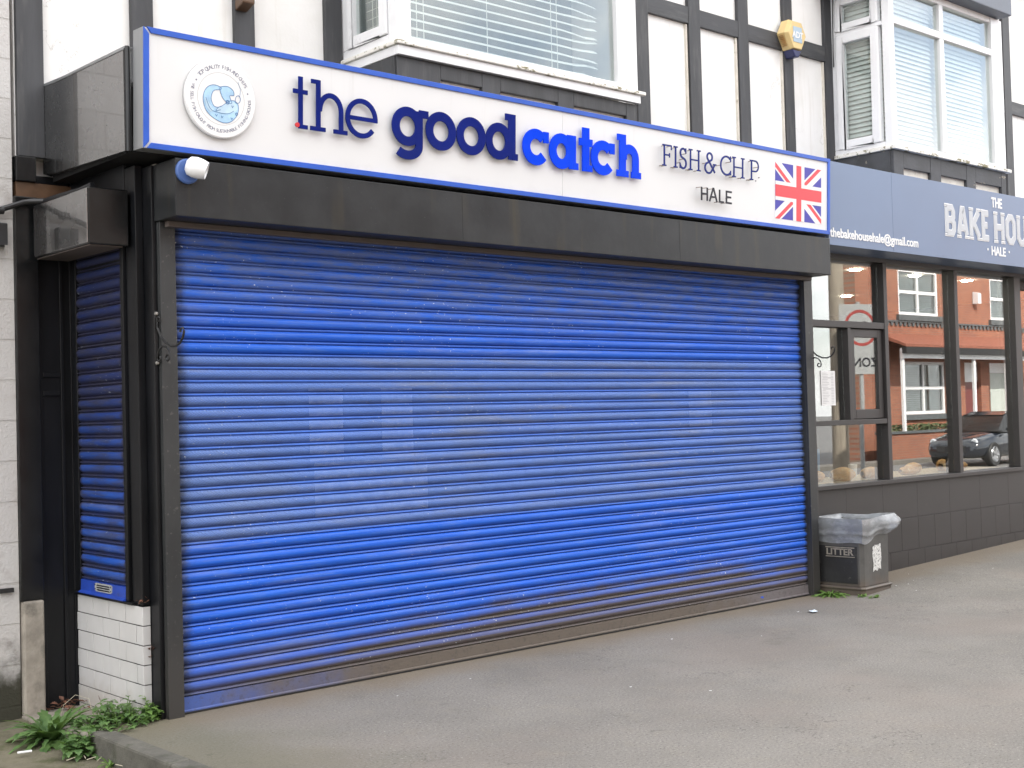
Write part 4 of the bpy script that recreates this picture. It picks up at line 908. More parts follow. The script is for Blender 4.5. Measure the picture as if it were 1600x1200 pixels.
def glyph(ch, x, w_):
    h = ZB - ZA; st = .056
    P = lambda p: (x + st / 2 + p[0] / .85 * (w_ - st), ZA + st / 2 + p[1] * (h - st))
    o = MB(); g = MB(); e = 0
    for s_ in GL[ch]:
        cl = ch == 'O'; o.ribbon([P(p) for p in s_], st + .010, YL - .003 - e, YL, cl); g.ribbon([P(p) for p in s_], st - .005, YL - .006 - e, YL - .0012, cl); e += .0003
    for px, pz in {'B': [(0, 0), (0, 1)], 'A': [(0, 0), (.88, 0)], 'K': [(0, 0), (0, 1), (.85, 1), (.9, 0)], 'E': [(0, 0), (0, 1)], 'H': [(0, 0), (0, 1), (.85, 0), (.85, 1)], 'U': [(0, 1), (.85, 1)]}.get(ch, []):
        q = P((px, pz)); zz = q[1] - st / 2 + .004 if pz == 0 else q[1] + st / 2 - .004
        zc = q[1] - st / 2 + .008 if pz == 0 else q[1] + st / 2 - .008
        o.box(q[0] - st * .72, q[0] + st * .72, YL - .003 - e, YL, zc - .014, zc + .014); g.box(q[0] - st * .60, q[0] + st * .60, YL - .006 - e, YL - .0012, zc - .005, zc + .005); e += .0003
    lo = o.build('letter', 'flag_white', bs); g.build('letter_face', 'bake_grey', lo)
x = 7.905
for ch, w_ in (('B', .185), ('A', .20), ('K', .20), ('E', .165)): glyph(ch, x, w_); x += w_ + .036
x = 8.845
for ch, w_ in (('H', .20), ('O', .20), ('U', .20), ('S', .19), ('E', .17)): glyph(ch, x, w_); x += w_ + .036

# notice taped inside the bakery window
nt_ = thing('paper_notice', 'white printed price list taped inside the bakery window', 'notice', (6.49, .16, 1.61))
B(6.383, 6.600, .1615, .1625, 1.614, 1.925).build('sheet', 'paper', nt_)
mb = MB()
for i in range(20):
    z = 1.905 - i * .0142
    if i in (3, 10): mb.box(6.41, 6.575, .1605, .1614, z - .003, z + .003)
    else:
        for a, b in ((6.40, 6.45 + random.random() * .06), (6.535, 6.575)): mb.box(a, b, .1605, .1614, z - .0016, z + .0016)
mb.build('printed_lines', 'print_grey', nt_)

# display shelf and goods in the bakery window
cn = thing('display_shelf', 'pale wooden display shelf inside the bakery windows', 'shelf', (8, .6, .12))
B(6.2, 9.95, .29, .95, .86, .90).build('shelf_top', 'wood', cn, bev=.004)
for x in (6.4, 7.9, 9.7): B(x, x + .05, .45, .50, .121, .859).build('leg', 'steel', cn)
def loaf(mb, x, y, z, l, w_, h, a=0):
    n, k = 10, 12; vs = []
    for i in range(n + 1):
        t = i / n; s_ = max(.05, math.sin(math.pi * (.06 + .88 * t))) ** .55
        for j in range(k):
            q = 2 * math.pi * j / k; p = Vector(((t - .5) * l, math.cos(q) * w_ / 2 * s_, max(0, h * .45 + math.sin(q) * h * .55 * s_))); p.rotate(Matrix.Rotation(a, 3, 'Z')); vs.append(tuple(p + Vector((x, y, z))))
    mb.add(vs, [(i * k + j, i * k + (j + 1) % k, (i + 1) * k + (j + 1) % k, (i + 1) * k + j) for i in range(n) for j in range(k)] , True); return mb
tr = MB(); frame_rect(tr, 0, 0, 0, 0, 0, 0, 0) if 0 else None
k = 0
for (x, y, l, a) in ((6.45, .45, .28, .3), (6.75, .52, .30, .1), (7.05, .42, .26, -.4), (7.25, .62, .25, .5), (7.55, .44, .30, .0), (7.9, .5, .28, .25), (8.2, .42, .24, -.2), (8.5, .55, .3, .1), (8.9, .45, .26, .4), (9.3, .5, .28, -.1)):
    loaf(MB(), x, y, .902, l, .13, .09 + .02 * (k % 3), a).build('bread_loaf', 'bread', org=(x, y, .902), cat='bread', group='loaves on the bakery window shelf', label='golden crusted loaf on the wooden shelf inside the bakery window'); k += 1
def goods(name, lab, cat, mb, mat, org): return mb.build(name, mat, org=org, cat=cat, label=lab, bev=.004)
goods('cardboard_box', 'blue cardboard box on the bakery shelf behind the loaves', 'box', B(6.62, 7.10, .70, .93, .902, 1.20), 'blue_box', (6.86, .8, .902))
mb = MB().tube([(6.38, .62, .902), (6.38, .62, 1.22), (6.40, .62, 1.27), (6.45, .62, 1.285), (6.50, .62, 1.26), (6.51, .62, 1.20)], .012, 10); goods('steel_tap', 'curved steel tap standing at the bakery window', 'tap', mb, 'steel', (6.38, .62, .902))
mb = MB().lathe([(.0, .0), (.035, 0), (.045, .12), (.042, .12), (.033, .005)], (7.72, .75, .902), 'z', 20); goods('paper_cup', 'white paper cup at the end of the bakery shelf', 'cup', mb, 'cup', (7.72, .75, .902))

# ------------------------------------------------------------------ litter bin and liner
BC = Vector((6.07, -.41, 0)); th = R(4); e1 = Vector((math.cos(th), math.sin(th), 0)); e2 = Vector((-math.sin(th), math.cos(th), 0)); BA, BD = .465, .46
def bp(a, b, z): return tuple(BC + e1 * a + e2 * b + Vector((0, 0, z)))
bn = thing('litter_bin', 'square dark grey litter bin with torn sticker beside the bakery wall', 'bin', bp(BA / 2, BD / 2, .005))
ch = .03
def ringp(z, g):
    return [bp(-g + ch, -g, z), bp(BA + g - ch, -g, z), bp(BA + g, -g + ch, z), bp(BA + g, BD + g - ch, z), bp(BA + g - ch, BD + g, z), bp(-g + ch, BD + g, z), bp(-g, BD + g - ch, z), bp(-g, -g + ch, z)]
def loft(rings, cap=True):
    mb = MB(); n = len(rings[0]); vs = [p for r in rings for p in r]
    fs = [(i * n + j, i * n + (j + 1) % n, (i + 1) * n + (j + 1) % n, (i + 1) * n + j) for i in range(len(rings) - 1) for j in range(n)]
    if cap: fs += [tuple(range(n))]
    return mb.add(vs, fs)
loft([ringp(.075, .0), ringp(.615, .004), ringp(.62, -.012), ringp(.16, -.018)]).build('body', 'bin', bn, bev=.004)
loft([ringp(.0, .012), ringp(.045, .012), ringp(.052, .022), ringp(.062, .024), ringp(.072, .016), ringp(.0745, .0)]).build('base_skirt', 'bin', bn, bev=.003)
def facebox(mb, b0, b1, z0, z1, o0, o1):   # box on the face that looks left
    vs = [bp(-o, b, z) for z in (z0, z1) for b in (b0, b1) for o in (o0, o1)]
    return mb.add(vs, [(0, 2, 3, 1), (4, 5, 7, 6), (0, 1, 5, 4), (2, 6, 7, 3), (0, 4, 6, 2), (1, 3, 7, 5)])
facebox(MB(), .045, BD - .045, .10, .415, .002, .007).build('front_panel', 'bin_plate', bn, bev=.003)
pl = facebox(MB(), .06, .345, .318, .412, .0075, .014).build('name_plate', 'bin_plate', bn, bev=.004)
mb = MB(); mb.text('LITTER', 0, 0, 1, 0, .003, off=.02)
X = [p[0] for p in mb.v]; Z = [p[2] for p in mb.v]; a, b, c, d = min(X), max(X), min(Z), max(Z)
mb.v = [bp(-(.0175 if p[1] < -.0015 else .0135), .330 - (p[0] - a) / (b - a) * .255, .338 + (p[2] - c) / (d - c) * .055) for p in mb.v]
mb.build('lettering', 'bin_text', pl)
mb = facebox(MB(), .065, .340, .3985, .4065, .0142, .0158); facebox(mb, .065, .340, .3215, .3275, .0142, .0158); mb.build('plate_rim', 'bin_text', pl)
def stk(a, z): return (*bp(a, -.0045, z),)
pts = [(.17, .40), (.21, .415), (.25, .41), (.30, .42), (.305, .36), (.31, .30), (.295, .24), (.30, .20), (.26, .215), (.235, .19), (.20, .205), (.165, .19), (.175, .26), (.16, .33)]
mb = MB(); n = len(pts); mb.add([bp(a, -.0065, z) for a, z in pts] + [bp(a, -.0035, z) for a, z in pts], [tuple(range(n)), tuple(range(2 * n - 1, n - 1, -1))] + [(i, i + n, (i + 1) % n + n, (i + 1) % n) for i in range(n)])
mb.build('torn_sticker', 'torn', bn)
# clear liner folded over the rim
mb = MB(); N, NR = 160, 22; vs = []
def sq(t, g):
    s_ = (t % 1) * 4; i = int(s_); f = s_ - i; c = [(-g, -g), (BA + g, -g), (BA + g, BD + g), (-g, BD + g)]; a = c[i]; b = c[(i + 1) % 4]
    return a[0] + (b[0] - a[0]) * f, a[1] + (b[1] - a[1]) * f
for r in range(NR):
    v = r / (NR - 1)
    for j in range(N):
        t = j / N; face = (t * 4) % 4
        right = 1 if face < 1 else 0          # face towards the street
        nzv = noise.noise((t * 26, v * 2.2, 1.5)); nz2 = noise.noise((t * 9, v * 5, 7.5)); 
        bunch = sstep(.25, .95, face) * (1 - sstep(1.0, 1.5, face))
        drop = .205 + .02 * nz2 + (-.07 * sstep(.2, 1.0, face) if face < 1.4 else 0) + (.0 if not right else .02 * math.sin(face * 9))
        if v < .22:   # inside
            q = v / .22; z = .36 + q * (.635 - .36); g = -.03 - .05 * (1 - q) + .012 * nzv
        else:
            q = (v - .22) / .78; z = .637 + .012 * math.sin(min(1, q * 6) * math.pi) + .007 * nz2 * (1 - q) - drop * max(0, q - .06) ; wr = .25 + .85 * bunch if face < 3 else .2; g = .007 + .010 * math.sin(min(1, q * 1.2) * math.pi) + .014 * abs(nzv) * (.4 + q) * wr + (.006 if .62 < q < .72 else 0) + .055 * bunch * math.sin(q * math.pi * .9 + .3)
            z += .02 * bunch * (1 - q)
        a, b = sq(t, g); vs.append(bp(a, b, z + .003))
mb.add(vs, [(i * N + j, i * N + (j + 1) % N, (i + 1) * N + (j + 1) % N, (i + 1) * N + j) for i in range(NR - 1) for j in range(N)], True)
mb.build('bin_liner', 'liner', org=bp(BA / 2, BD / 2, .36), angle=80, cat='bin bag', label='clear plastic bin liner folded over the rim of the litter bin')

# ------------------------------------------------------------------ white block wall, cable, bracket
nb = thing('neighbour_house', 'white painted block wall of the house left of the black post', 'house', (-.5, .93, -.2))
mb = MB(); mb.box(-9, -.502, .93, 9, -.35, 7.2); mb.box(-.5019, -.476, 1.04, 9, -.35, 7.2); mb.build('wall', 'block', nb)
MB().prism([(.5, 7.2), (9.4, 7.2), (4.9, 9.6)], -9.3, -.80, axis='x').build('roof', 'slate', nb)
mb = MB(); mb.tube([(-.98, .90, 2.70), (-.72, .895, 2.825), (-.60, .89, 2.862), (-.53, .885, 2.890), (-.46, .88, 2.918), (-.42, .86, 2.926), (-.36, .80, 2.925), (-.34, .62, 2.93), (-.30, .45, 2.94), (-.27, .35, 2.96)], .017, 10)
cb = mb.build('wall_cable', 'cable', org=(-.5, .9, 2.9), cat='cable', label='thick black cable running from the white wall to the shutter box')
MB().lathe([(.021, -.03), (.023, 0), (.021, .03)], (-.60, .889, 2.862), 'x', 12).build('clip', 'iron', cb)
wb = thing('wall_fitting', 'black metal fitting on the white wall at the left edge', 'fitting', (-.58, .93, 2.72)); B(-.68, -.553, .87, .929, 2.655, 2.79).build('plate', 'iron', wb, bev=.006); B(-.575, -.560, .86, .868, 2.60, 2.66).build('hook', 'galv', wb)
st_ = B(-.62, -.54, .905, .929, .66, .685).build('iron_stub', 'iron', org=(-.58, .92, .66), cat='fitting', label='short rusty iron stub low on the white wall')

# ------------------------------------------------------------------ plants and litter
def leafblade(mb, base, dirv, length, width, droop, teeth=0, fold=.25, tw=0.0):
    d = Vector(dirv).normalized(); side = d.cross(Vector((0, 0, 1))); side = side.normalized() if side.length > .01 else Vector((1, 0, 0)); n = 11; vs = []
    p = Vector(base); el = d.copy()
    for i in range(n + 1):
        t = i / n; wv = width * (math.sin(math.pi * min(1, .08 + t * .95)) ** .7) * (.55 + .45 * math.sin(t * math.pi * .9)) / 2
        if teeth and i % 2: wv *= .60
        if i == n: wv = .001
        up = side.cross(el).normalized(); sd = (side * math.cos(tw * t) + up * math.sin(tw * t))
        vs += [tuple(p - sd * wv + up * wv * fold), tuple(p), tuple(p + sd * wv + up * wv * fold)]
        el = (el + Vector((0, 0, -droop / n))).normalized(); p = p + el * (length / n)
    mb.add(vs, [(i * 3 + j, i * 3 + j + 1, i * 3 + j + 4, i * 3 + j + 3) for i in range(n) for j in range(2)], True); return mb
def rosette(x, y, z, n, lmin, lmax, w_, lab, mat='leaf', name='dock_plant', droop=1.3, teeth=1, steep=(.5, 1.4)):
    p = thing(name, lab, 'plant', (x, y, z)); mb = MB()
    for i in range(n):
        a = i * 2.399 + random.uniform(-.3, .3); el = random.uniform(*steep); l = random.uniform(lmin, lmax)
        leafblade(mb, (x + .012 * math.cos(a), y + .012 * math.sin(a), z), (math.cos(a), math.sin(a), el), l, w_ * random.uniform(.7, 1.2), droop * random.uniform(.6, 1.2), teeth, .25, random.uniform(-.5, .5))
    mb.build('leaves', mat, p); MB().lathe([(.012, -.03), (.014, .0), (.006, .02), (0, .022)], (x, y, z), 'z', 10).build('crown', 'leaf2', p); return p
def clump(x, y, z, n, rad, h, leaf, lab, mat='leaf', name='nettle_plant'):
    p = thing(name, lab, 'plant', (x, y, z)); mb = MB(); sm = MB()
    for i in range(n):
        a = random.uniform(0, 6.283); r = rad * math.sqrt(random.random()); hx, hy = x + r * math.cos(a), y + r * math.sin(a); hh = h * random.uniform(.45, 1) * (1 - .5 * r / rad)
        top = Vector((hx + random.uniform(-.03, .03), hy + random.uniform(-.03, .03), z + hh)); b0 = Vector((x + .6 * (hx - x), y + .6 * (hy - y), z - .01))
        sm.tube([b0, (b0 + top) / 2 + Vector((0, 0, .01)), top], .0022, 5)
        for k in range(7):
            t = .3 + .7 * k / 6; q = b0.lerp(top, t); aa = k * 1.7 + a
            leafblade(mb, q, (math.cos(aa), math.sin(aa), random.uniform(.0, .7)), leaf * random.uniform(.6, 1.15), leaf * .72, random.uniform(.5, 1.3), 1, .2)
    mb.build('leaves', mat, p); sm.build('stems', 'leaf2', p); return p
rosette(-.545, .38, -.105, 85, .11, .31, .055, 'dock plant with long leaves by the concrete post base', droop=1.5, steep=(.5, 2.4))
clump(-.30, .08, -.03, 48, .23, .18, .055, 'low nettle clump in front of the white tiles', 'leaf')
clump(-.17, .04, .0, 12, .12, .15, .055, 'small leafy weed at the foot of the tiled corner', 'leaf2', 'leafy_weed')
clump(-.49, .02, -.10, 30, .16, .17, .075, 'broad leaved weed hanging over the end of the kerb', 'leaf', 'leafy_weed')
rosette(-.52, -.30, -.11, 9, .04, .09, .025, 'tiny sprig growing against the side of the kerb', 'leaf2', 'weed_sprig')
rosette(5.955, -.16, .0, 60, .12, .27, .028, 'spiky green weed between the shutter and the litter bin', 'leaf2', 'grassy_weed', 1.4, 1, (.15, .8))
clump(6.05, -.46, .0, 8, .11, .05, .035, 'small flat weed under the front corner of the bin', 'leaf2', 'leafy_weed')
MB().tube([(-.44, .55, -.07), (-.42, .52, .05), (-.36, .5, .10), (-.29, .48, .07), (-.27, .47, -.03)], .0013, 6).build('dry_stalk', 'straw', org=(-.4, .5, -.07), cat='stalk', label='pale dry stalk arching over the dock plant')
# dead leaves drifted by the black board
def deadleaf(x, y, z, s_, lab, gname):
    mb = MB(); a = random.uniform(0, 6.28); leafblade(mb, (x, y, z), (math.cos(a), math.sin(a), random.uniform(-.1, .6)), s_, s_ * .7, random.uniform(-1, 1.5), 1, .5, random.uniform(-1, 1))
    mb.build('dead_leaf', 'brown_leaf', org=(x, y, z), cat='leaf', label=lab, group=gname)
for i in range(26): deadleaf(-.27 + random.gauss(0, .06), .80 + random.gauss(0, .07), -.045 + random.random() * .05, random.uniform(.03, .06), 'curled brown dead leaf in the drift beside the tiled panel', 'dead leaves drifted beside the tiled panel')
for i in range(7): deadleaf(-.118 + random.gauss(0, .008), .066, .34 + random.gauss(0, .03), random.uniform(.02, .04), 'brown dead leaf caught on the edge of the tiled corner', 'dead leaves caught on the tiled corner')
for i in range(9): deadleaf(-.12 + random.gauss(0, .03), .05 + random.random() * .1, .63 + random.random() * .02, random.uniform(.02, .045), 'withered leaf lying on the ledge above the tiled corner', 'withered leaves on the ledge above the tiles')
def scrap(x, y, s_, lab, z=None, mat='litter', group=None, name='litter_scrap'):
    z = gz(x, y) + .004 if z is None else z; n = 7; a0 = random.random() * 6; mb = MB(); pts = [(x + s_ * random.uniform(.5, 1) * math.cos(a0 + i * 6.283 / n) * 1.4, y + s_ * random.uniform(.5, 1) * math.sin(a0 + i * 6.283 / n)) for i in range(n)]
    zs = [z + random.uniform(.002, .4 * s_) for _ in pts]
    mb.add([(a, b, c) for (a, b), c in zip(pts, zs)] + [(x, y, z + .004)], [(i, (i + 1) % n, n) for i in range(n)]); mb.build(name, mat, org=(x, y, z), cat='litter', label=lab, group=group)
scrap(5.10, -.58, .045, 'crumpled pale blue wrapper on the pavement near the bin')
scrap(5.02, -.50, .014, 'tiny white scrap beside the pale blue wrapper', mat='paper')
for (x, y) in ((7.244, -.124), (6.492, -.651), (3.492, -.539), (1.688, -.499), (2.153, -1.393), (2.376, -1.805), (3.986, -.937), (6.75, -.42), (6.62, -.38), (6.95, -.35), (1.1, -.55), (7.9, -.6)):
    scrap(x, y, random.uniform(.005, .011), 'tiny pale scrap trodden into the grey pavement', mat='paper', group='tiny scraps on the pavement')
mb = MB().tube([(-.80, .20, -.085), (-.73, .185, -.086)], .0065, 8); mb.build('cigarette_end', 'paper', org=(-.76, .19, -.09), cat='litter', label='white cigarette end on the mossy concrete at lower left')
for i in range(9):
    x, y = -.56 + random.gauss(0, .05), -.2 + random.gauss(0, .12); a = random.random() * 3
    MB().tube([(x, y, -.10), (x + .05 * math.cos(a), y + .05 * math.sin(a), -.095)], .0022, 5).build('twig', 'straw', org=(x, y, -.1), cat='twig', label='dry twig lying below the mossy kerb', group='dry twigs below the kerb')

# ------------------------------------------------------------------ across the road (seen in the window reflections)
YH = -14.7
def brick_house(x0, lab, door_mat, door_lab, ext=0.0, wallmat='brick'):
    hs = thing('brick_house', lab, 'house', (x0, YH, 0), group='brick houses across the road'); X = lambda v: x0 + v
    wins = [(1.6, 3.95, 4.40, 5.86), (7.3, 9.6, 4.40, 5.86), (1.7, 4.2, 1.30, 2.95)]; door = (5.45, 6.5, .05, 2.95); d2 = (7.1, 8.4, .05, 2.95)
    mb = wall_holes(MB(), x0 - ext, X(9.9), -.3, 7.4, YH - .3, YH, [(X(a), X(b), c, d) for a, b, c, d in wins] + [(X(door[0]), X(door[1]), door[2], door[3]), (X(d2[0]), X(d2[1]), d2[2], d2[3])])
    mb.box(x0 - ext, X(.3), YH - .36, YH - .301, -.3, 7.4); mb.box(X(9.6), X(9.9), YH - .36, YH - .301, -.3, 7.4); mb.box(x0 - ext, X(9.9), YH - .45, YH - .361, -.3, 7.4)
    wl = mb.build('wall', wallmat, hs)
    for a, b, c, d in wins:
        t = MB(); frame_rect(t, X(a), X(b), c, d, .10, YH - .12, YH - .03); mid = (a + b) / 2; t.box(X(mid) - .05, X(mid) + .05, YH - .118, YH - .032, c + .1, d - .1)
        t.box(X(a) + .1, X(mid) - .051, YH - .116, YH - .036, (c + d) / 2 - .05, (c + d) / 2 + .05); t.box(X(mid) + .051, X(b) - .1, YH - .116, YH - .036, (c + d) / 2 - .05, (c + d) / 2 + .05)
        wd = t.build('window', 'pvc', hs)
        B(X(a) + .09, X(b) - .09, YH - .09, YH - .085, c + .09, d - .09).build('pane', 'house_glass', wd)
        bl = MB(); z = c + .12
        while z < d - .1: bl.box(X(a) + .15, X(b) - .15, YH - .19, YH - .17, z, z + .035); z += .06
        bl.build('blind', 'blind', wd); B(X(a), X(b), YH - .33, YH - .31, c, d).build('room_back', 'inner_wall', wd)
        B(X(a) - .15, X(b) + .15, YH - .05, YH + .10, c - .17, c - .001).build('sill', 'stone_grey', wd)
    B(X(door[0]) + .02, X(door[1]) - .02, YH - .2, YH - .12, door[2], 2.3).build('door', door_mat, hs, label=door_lab); B(X(d2[0]) + .02, X(d2[1]) - .02, YH - .2, YH - .12, d2[2], 2.6).build('door', 'door_grey', hs, label='pale grey green front door')
    dd = MB(); dd.box(X(door[0]) + .021, X(door[1]) - .021, YH - .2, YH - .12, 2.31, door[3]); dd.box(X(d2[0]) + .021, X(d2[1]) - .021, YH - .2, YH - .12, 2.61, d2[3]); dd.build('fanlight', 'pvc', hs)
    sc_ = MB()
    for k in range(40): sc_.box(X(.1) + k * .245, X(.1) + k * .245 + .12, YH + .0005, YH + .05, 4.06, 4.16)
    sc_.box(x0, X(9.9), YH + .0005, YH + .06, 4.17, 4.22); sc_.build('dentil_course', 'stone_grey', hs)
    pr_ = MB(); pr_.prism([(YH + .001, 3.82), (YH + 1.0, 3.42), (YH + 1.0, 3.34), (YH + .001, 3.70)], X(.3), X(9.7), axis='x'); pr_.build('porch_roof', 'pantile', hs)
    g = MB(); g.box(X(.3), X(9.7), YH + .86, YH + 1.01, 3.14, 3.335); g.build('gutter', 'black_rubber', hs); g = MB(); g.box(X(.35), X(9.65), YH + .80, YH + .855, 3.0, 3.30)
    for p in (.4, 4.6, 6.7, 9.4): g.box(X(p), X(p) + .12, YH + .72, YH + .795, -.1, 3.3)
    g.build('porch_frame', 'pvc', hs)
    rf = MB().prism([(YH + .35, 7.35), (YH - .6, 7.35), (YH - .6, 8.6)], x0 - .05 - ext, X(9.95), axis='x').build('roof', 'slate', hs); B(X(4.2), X(5.3), YH - .58, YH - .2, 7.6, 9.2).build('chimney', 'brick', rf)
    lp = MB().prism([(YH + .02, 4.9), (YH + .22, 4.9), (YH + .22, 5.25), (YH + .02, 5.3)], X(6.1), X(6.3), axis='x').build('alarm_box', 'pvc', hs); return hs
brick_house(30.45, 'red brick house with white windows across the road', 'door_red', 'dark red front door', .75)
for x_ in (9.3, -.6, -10.5): brick_house(x_, 'brown brick terraced house facing the shops across the road', 'door_red', 'dark red front door', 0, 'brick_dull')
brick_house(40.40, 'second red brick house farther along across the road', 'door_red', 'dark red front door')
gw = thing('garden_wall', 'low red brick garden wall with stone coping across the road', 'wall', (35, -13.9, 0)); wall_holes(MB(), 29.6, 50.3, -.2, .75, -14.05, -13.85, [(35.8, 37.0, -.2, .75)]).build('wall', 'brick', gw)
mb = MB(); mb.box(29.55, 35.8, -14.10, -13.80, .751, .82); mb.box(37.0, 50.35, -14.10, -13.80, .751, .82); mb.build('coping', 'stone_grey', gw)
def bush(name, lab, x0, x1, y0, y1, z0, z1, n, ls, mat='hedge'):
    mb = MB()
    for i in range(n):
        c = Vector((random.uniform(x0, x1), random.uniform(y0, y1), random.uniform(z0, z1))); nrm = Vector((random.gauss(0, 1), random.gauss(0, 1), random.gauss(.5, 1))).normalized(); a = nrm.orthogonal().normalized() * ls; b = nrm.cross(a)
        mb.add([c - a, c + b * .6, c + a, c - b * .6], [(0, 1, 2, 3)])
    p = thing(name, lab, 'hedge', ((x0 + x1) / 2, (y0 + y1) / 2, z0)); mb.build('leaves', mat, p); t = MB()
    for i in range(8): xx = x0 + (x1 - x0) * (i + .5) / 8; t.tube([(xx, (y0 + y1) / 2, -.05), (xx + .05, (y0 + y1) / 2, z1 - .1)], .02, 6)
    t.build('stems', 'bark', p)
bush('garden_hedge', 'clipped green hedge behind the low garden wall across the road', 30.5, 35.5, -14.5, -14.12, .1, 1.0, 2600, .06)
# houses down the left part of the reflection
hs = thing('brick_house', 'smaller brick house with a grey roof past the bare tree', 'house', (20, -24, 0), group='brick houses across the road')
B(18, 27.5, -31, -25, -.3, 4.6).build('wall', 'brick', hs); rf = MB().prism([(-24.6, 4.6), (-31.4, 4.6), (-28, 7.4)], 17.6, 27.9, axis='x').build('roof', 'slate', hs); B(20, 20.9, -28.6, -27.7, 6.8, 8.4).build('chimney', 'brick', rf)
for x in (19.5, 22.4, 25): wd = frame_rect(MB(), x, x + 1.3, 1.0, 2.5, .1, -24.99, -24.9).build('window', 'pvc', hs); B(x + .1, x + 1.2, -24.985, -24.95, 1.1, 2.4).build('pane', 'gloss', wd)
# speed limit sign
sp = thing('speed_limit_sign', 'white twenty speed limit zone sign on a grey post', 'sign', (15.9, -5.6, 0), local=True, rot=(0, 0, R(205)))
MB().tube([(0, .05, -.1), (0, .05, 3.4)], .04, 14).build('post', 'sign_grey', sp); mb = B(-.40, .40, -.004, .004, 2.15, 3.36); pn = mb.build('plate', 'sign_grey', sp, bev=.002); B(-.39, .39, .0045, .02, 2.16, 3.35).build('plate_back', 'sign_grey', sp)
MB().ribbon(arc(0, 2.95, .29, .29, 0, 360, 48)[:-1], .05, -.0065, -.0042, True).build('red_ring', 'ring_red', pn); mb = MB().text('20', 0, 2.84, .32, -.0042, .002, 'CENTER', .95, .006).text('ZONE', 0, 2.28, .22, -.0042, .002, 'CENTER', 1, .004); mb.build('lettering', 'black_letter', pn)
# telegraph pole
tp = thing('telegraph_pole', 'tall grey wooden telegraph pole beside the pavement edge', 'pole', (16.1, -6.2, 0)); MB().tube([(16.1, -6.2, -.2), (16.13, -6.2, 8.2)], .15, 16, .11).build('shaft', 'pole_wood', tp); B(16.0, 16.25, -6.12, -5.55, 7.7, 7.82).build('crossarm', 'pole_wood', tp)
# bare tree
def bare_tree(x, y, h, lab):
    t = thing('bare_tree', lab, 'tree', (x, y, -.2)); tk = MB(); br_ = MB()
    def grow(mb, p, d, l, r, lev):
        pts = [p]; q = p.copy(); dd = d.copy()
        for i in range(5): dd = (dd + Vector((random.gauss(0, .12), random.gauss(0, .12), random.gauss(.03, .08)))).normalized(); q = q + dd * l / 5; pts.append(q.copy())
        mb.tube(pts, r, 8 if lev < 2 else 5, r * .55)
        if lev >= 5: return
        for i in range(4 if lev else 6):
            k = random.randint(2, 5); a = Vector((random.gauss(0, 1), random.gauss(0, 1), random.gauss(.35, .5))).normalized(); grow(br_, pts[k], (dd * .55 + a * .7).normalized(), l * random.uniform(.55, .75), r * .5, lev + 1)
    grow(tk, Vector((x, y, -.2)), Vector((.02, 0, 1)), h * .42, .2, 0)
    if True: tk.build('trunk', 'bark', t); br_.build('branches', 'bark', t)
bare_tree(21.5, -15.5, 8.5, 'bare leafless tree across the road left of the brick houses')
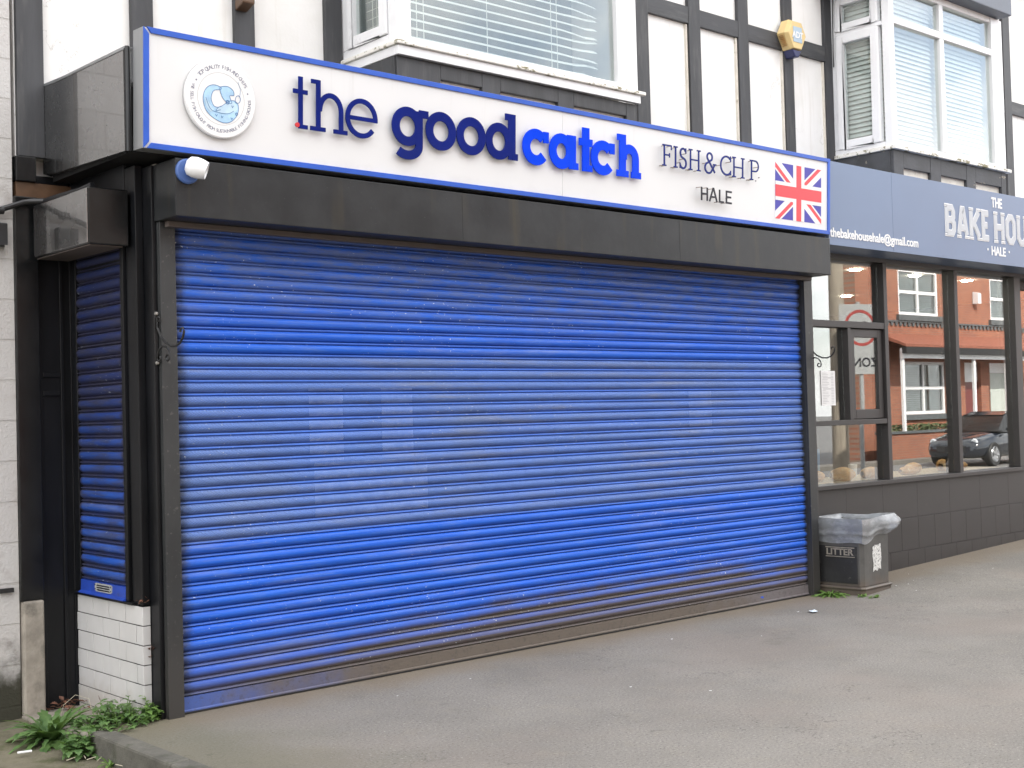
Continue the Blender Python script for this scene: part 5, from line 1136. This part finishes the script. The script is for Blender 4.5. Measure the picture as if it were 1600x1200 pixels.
# parked car
def car(x0, yc, lab):
    cr = thing('parked_car', lab, 'car', (x0 + 2.1, yc, -.11)); zg = -.115; hw = .88
    sec = [(0, .30, .55, .62), (.08, .24, .72, .74), (.35, .22, .80, .82), (.9, .22, .90, .86), (1.25, .22, .96, .88), (2.1, .22, .98, .88), (3.0, .22, 1.0, .88), (3.8, .24, 1.02, .86), (4.15, .28, .98, .80), (4.28, .36, .85, .72)]
    mb = MB(); n = 14; vs = []
    for sx, zb, zt, w_ in sec:
        for j in range(n):
            a = 2 * math.pi * j / n; c, s_ = math.cos(a), math.sin(a); cx_ = math.copysign(abs(c) ** .45, c) * w_; sz = math.copysign(abs(s_) ** .5, s_); vs.append((x0 + sx, yc + cx_, zg + (zb + zt) / 2 + sz * (zt - zb) / 2))
    mb.add(vs, [(i * n + j, i * n + (j + 1) % n, (i + 1) * n + (j + 1) % n, (i + 1) * n + j) for i in range(len(sec) - 1) for j in range(n)] + [tuple(range(n)), tuple(range((len(sec) - 1) * n, len(sec) * n))], True)
    mb.build('body', 'car_paint', cr, angle=50)
    cab = [(1.05, .93, .80), (1.75, 1.36, .62), (2.2, 1.46, .58), (3.1, 1.45, .58), (3.75, 1.25, .60), (4.15, .98, .72)]; vs = []; mb = MB()
    for sx, zt, w_ in cab: vs += [(x0 + sx, yc - .80, zg + .90), (x0 + sx, yc - w_, zg + zt), (x0 + sx, yc + w_, zg + zt), (x0 + sx, yc + .80, zg + .90)]
    mb.add(vs, [(i * 4 + j, i * 4 + j + 1, i * 4 + j + 5, i * 4 + j + 4) for i in range(len(cab) - 1) for j in range(3)], True); mb.build('glasshouse', 'gloss', cr, angle=30)
    mb = MB(); mb.add([(x0 + a, yc + s_ * w_, zg + z) for a, z, w_ in ((1.75, 1.375, .60), (2.2, 1.475, .56), (3.1, 1.465, .56), (3.75, 1.265, .58)) for s_ in (-1, 1)], [(i * 2, i * 2 + 1, i * 2 + 3, i * 2 + 2) for i in range(3)]); mb.build('roof', 'car_paint', cr)
    for wx in (.74, 3.42):
        for sy in (-1, 1):
            yy = yc + sy * .78; pr_ = [(.21, -.09), (.30, -.10), (.325, -.07), (.325, .07), (.30, .10), (.21, .09)]
            wh = MB().lathe(pr_, (x0 + wx, yy, zg + .325), 'y', 28).build('wheel', 'black_rubber', cr); rm = MB().lathe([(.215, .085 * sy), (.20, .105 * sy), (.19, .06 * sy), (0, .05 * sy)], (x0 + wx, yy, zg + .325), 'y', 28)
            for k in range(5):
                a = 2 * math.pi * k / 5; c, s_ = math.cos(a), math.sin(a); t = Vector((-s_, c)); rm.add([(x0 + wx + c * r + t.x * w_, yy + sy * .10, zg + .325 + s_ * r + t.y * w_) for r, w_ in ((.02, .03), (.20, .045), (.20, -.045), (.02, -.03))], [(0, 1, 2, 3)])
            rm.build('rim', 'alloy', wh)
    for sy in (-1, 1): MB().lathe([(0, -.02), (.09, -.01), (.11, .03)], (x0 + .10, yc + sy * .60, zg + .66), 'x', 16).build('headlight', 'lamp_glass', cr)
    B(x0 - .015, x0 + .06, yc - .42, yc + .42, zg + .40, zg + .56).build('grille', 'chrome_dark', cr); MB().tube([(x0 + 1.45, yc + .86, zg + .98), (x0 + 1.42, yc + 1.0, zg + 1.02)], .05, 10).build('mirror', 'car_paint', cr)
    return cr
car(28.7, -11.2, 'black parked car across the road reflected in the bakery window')
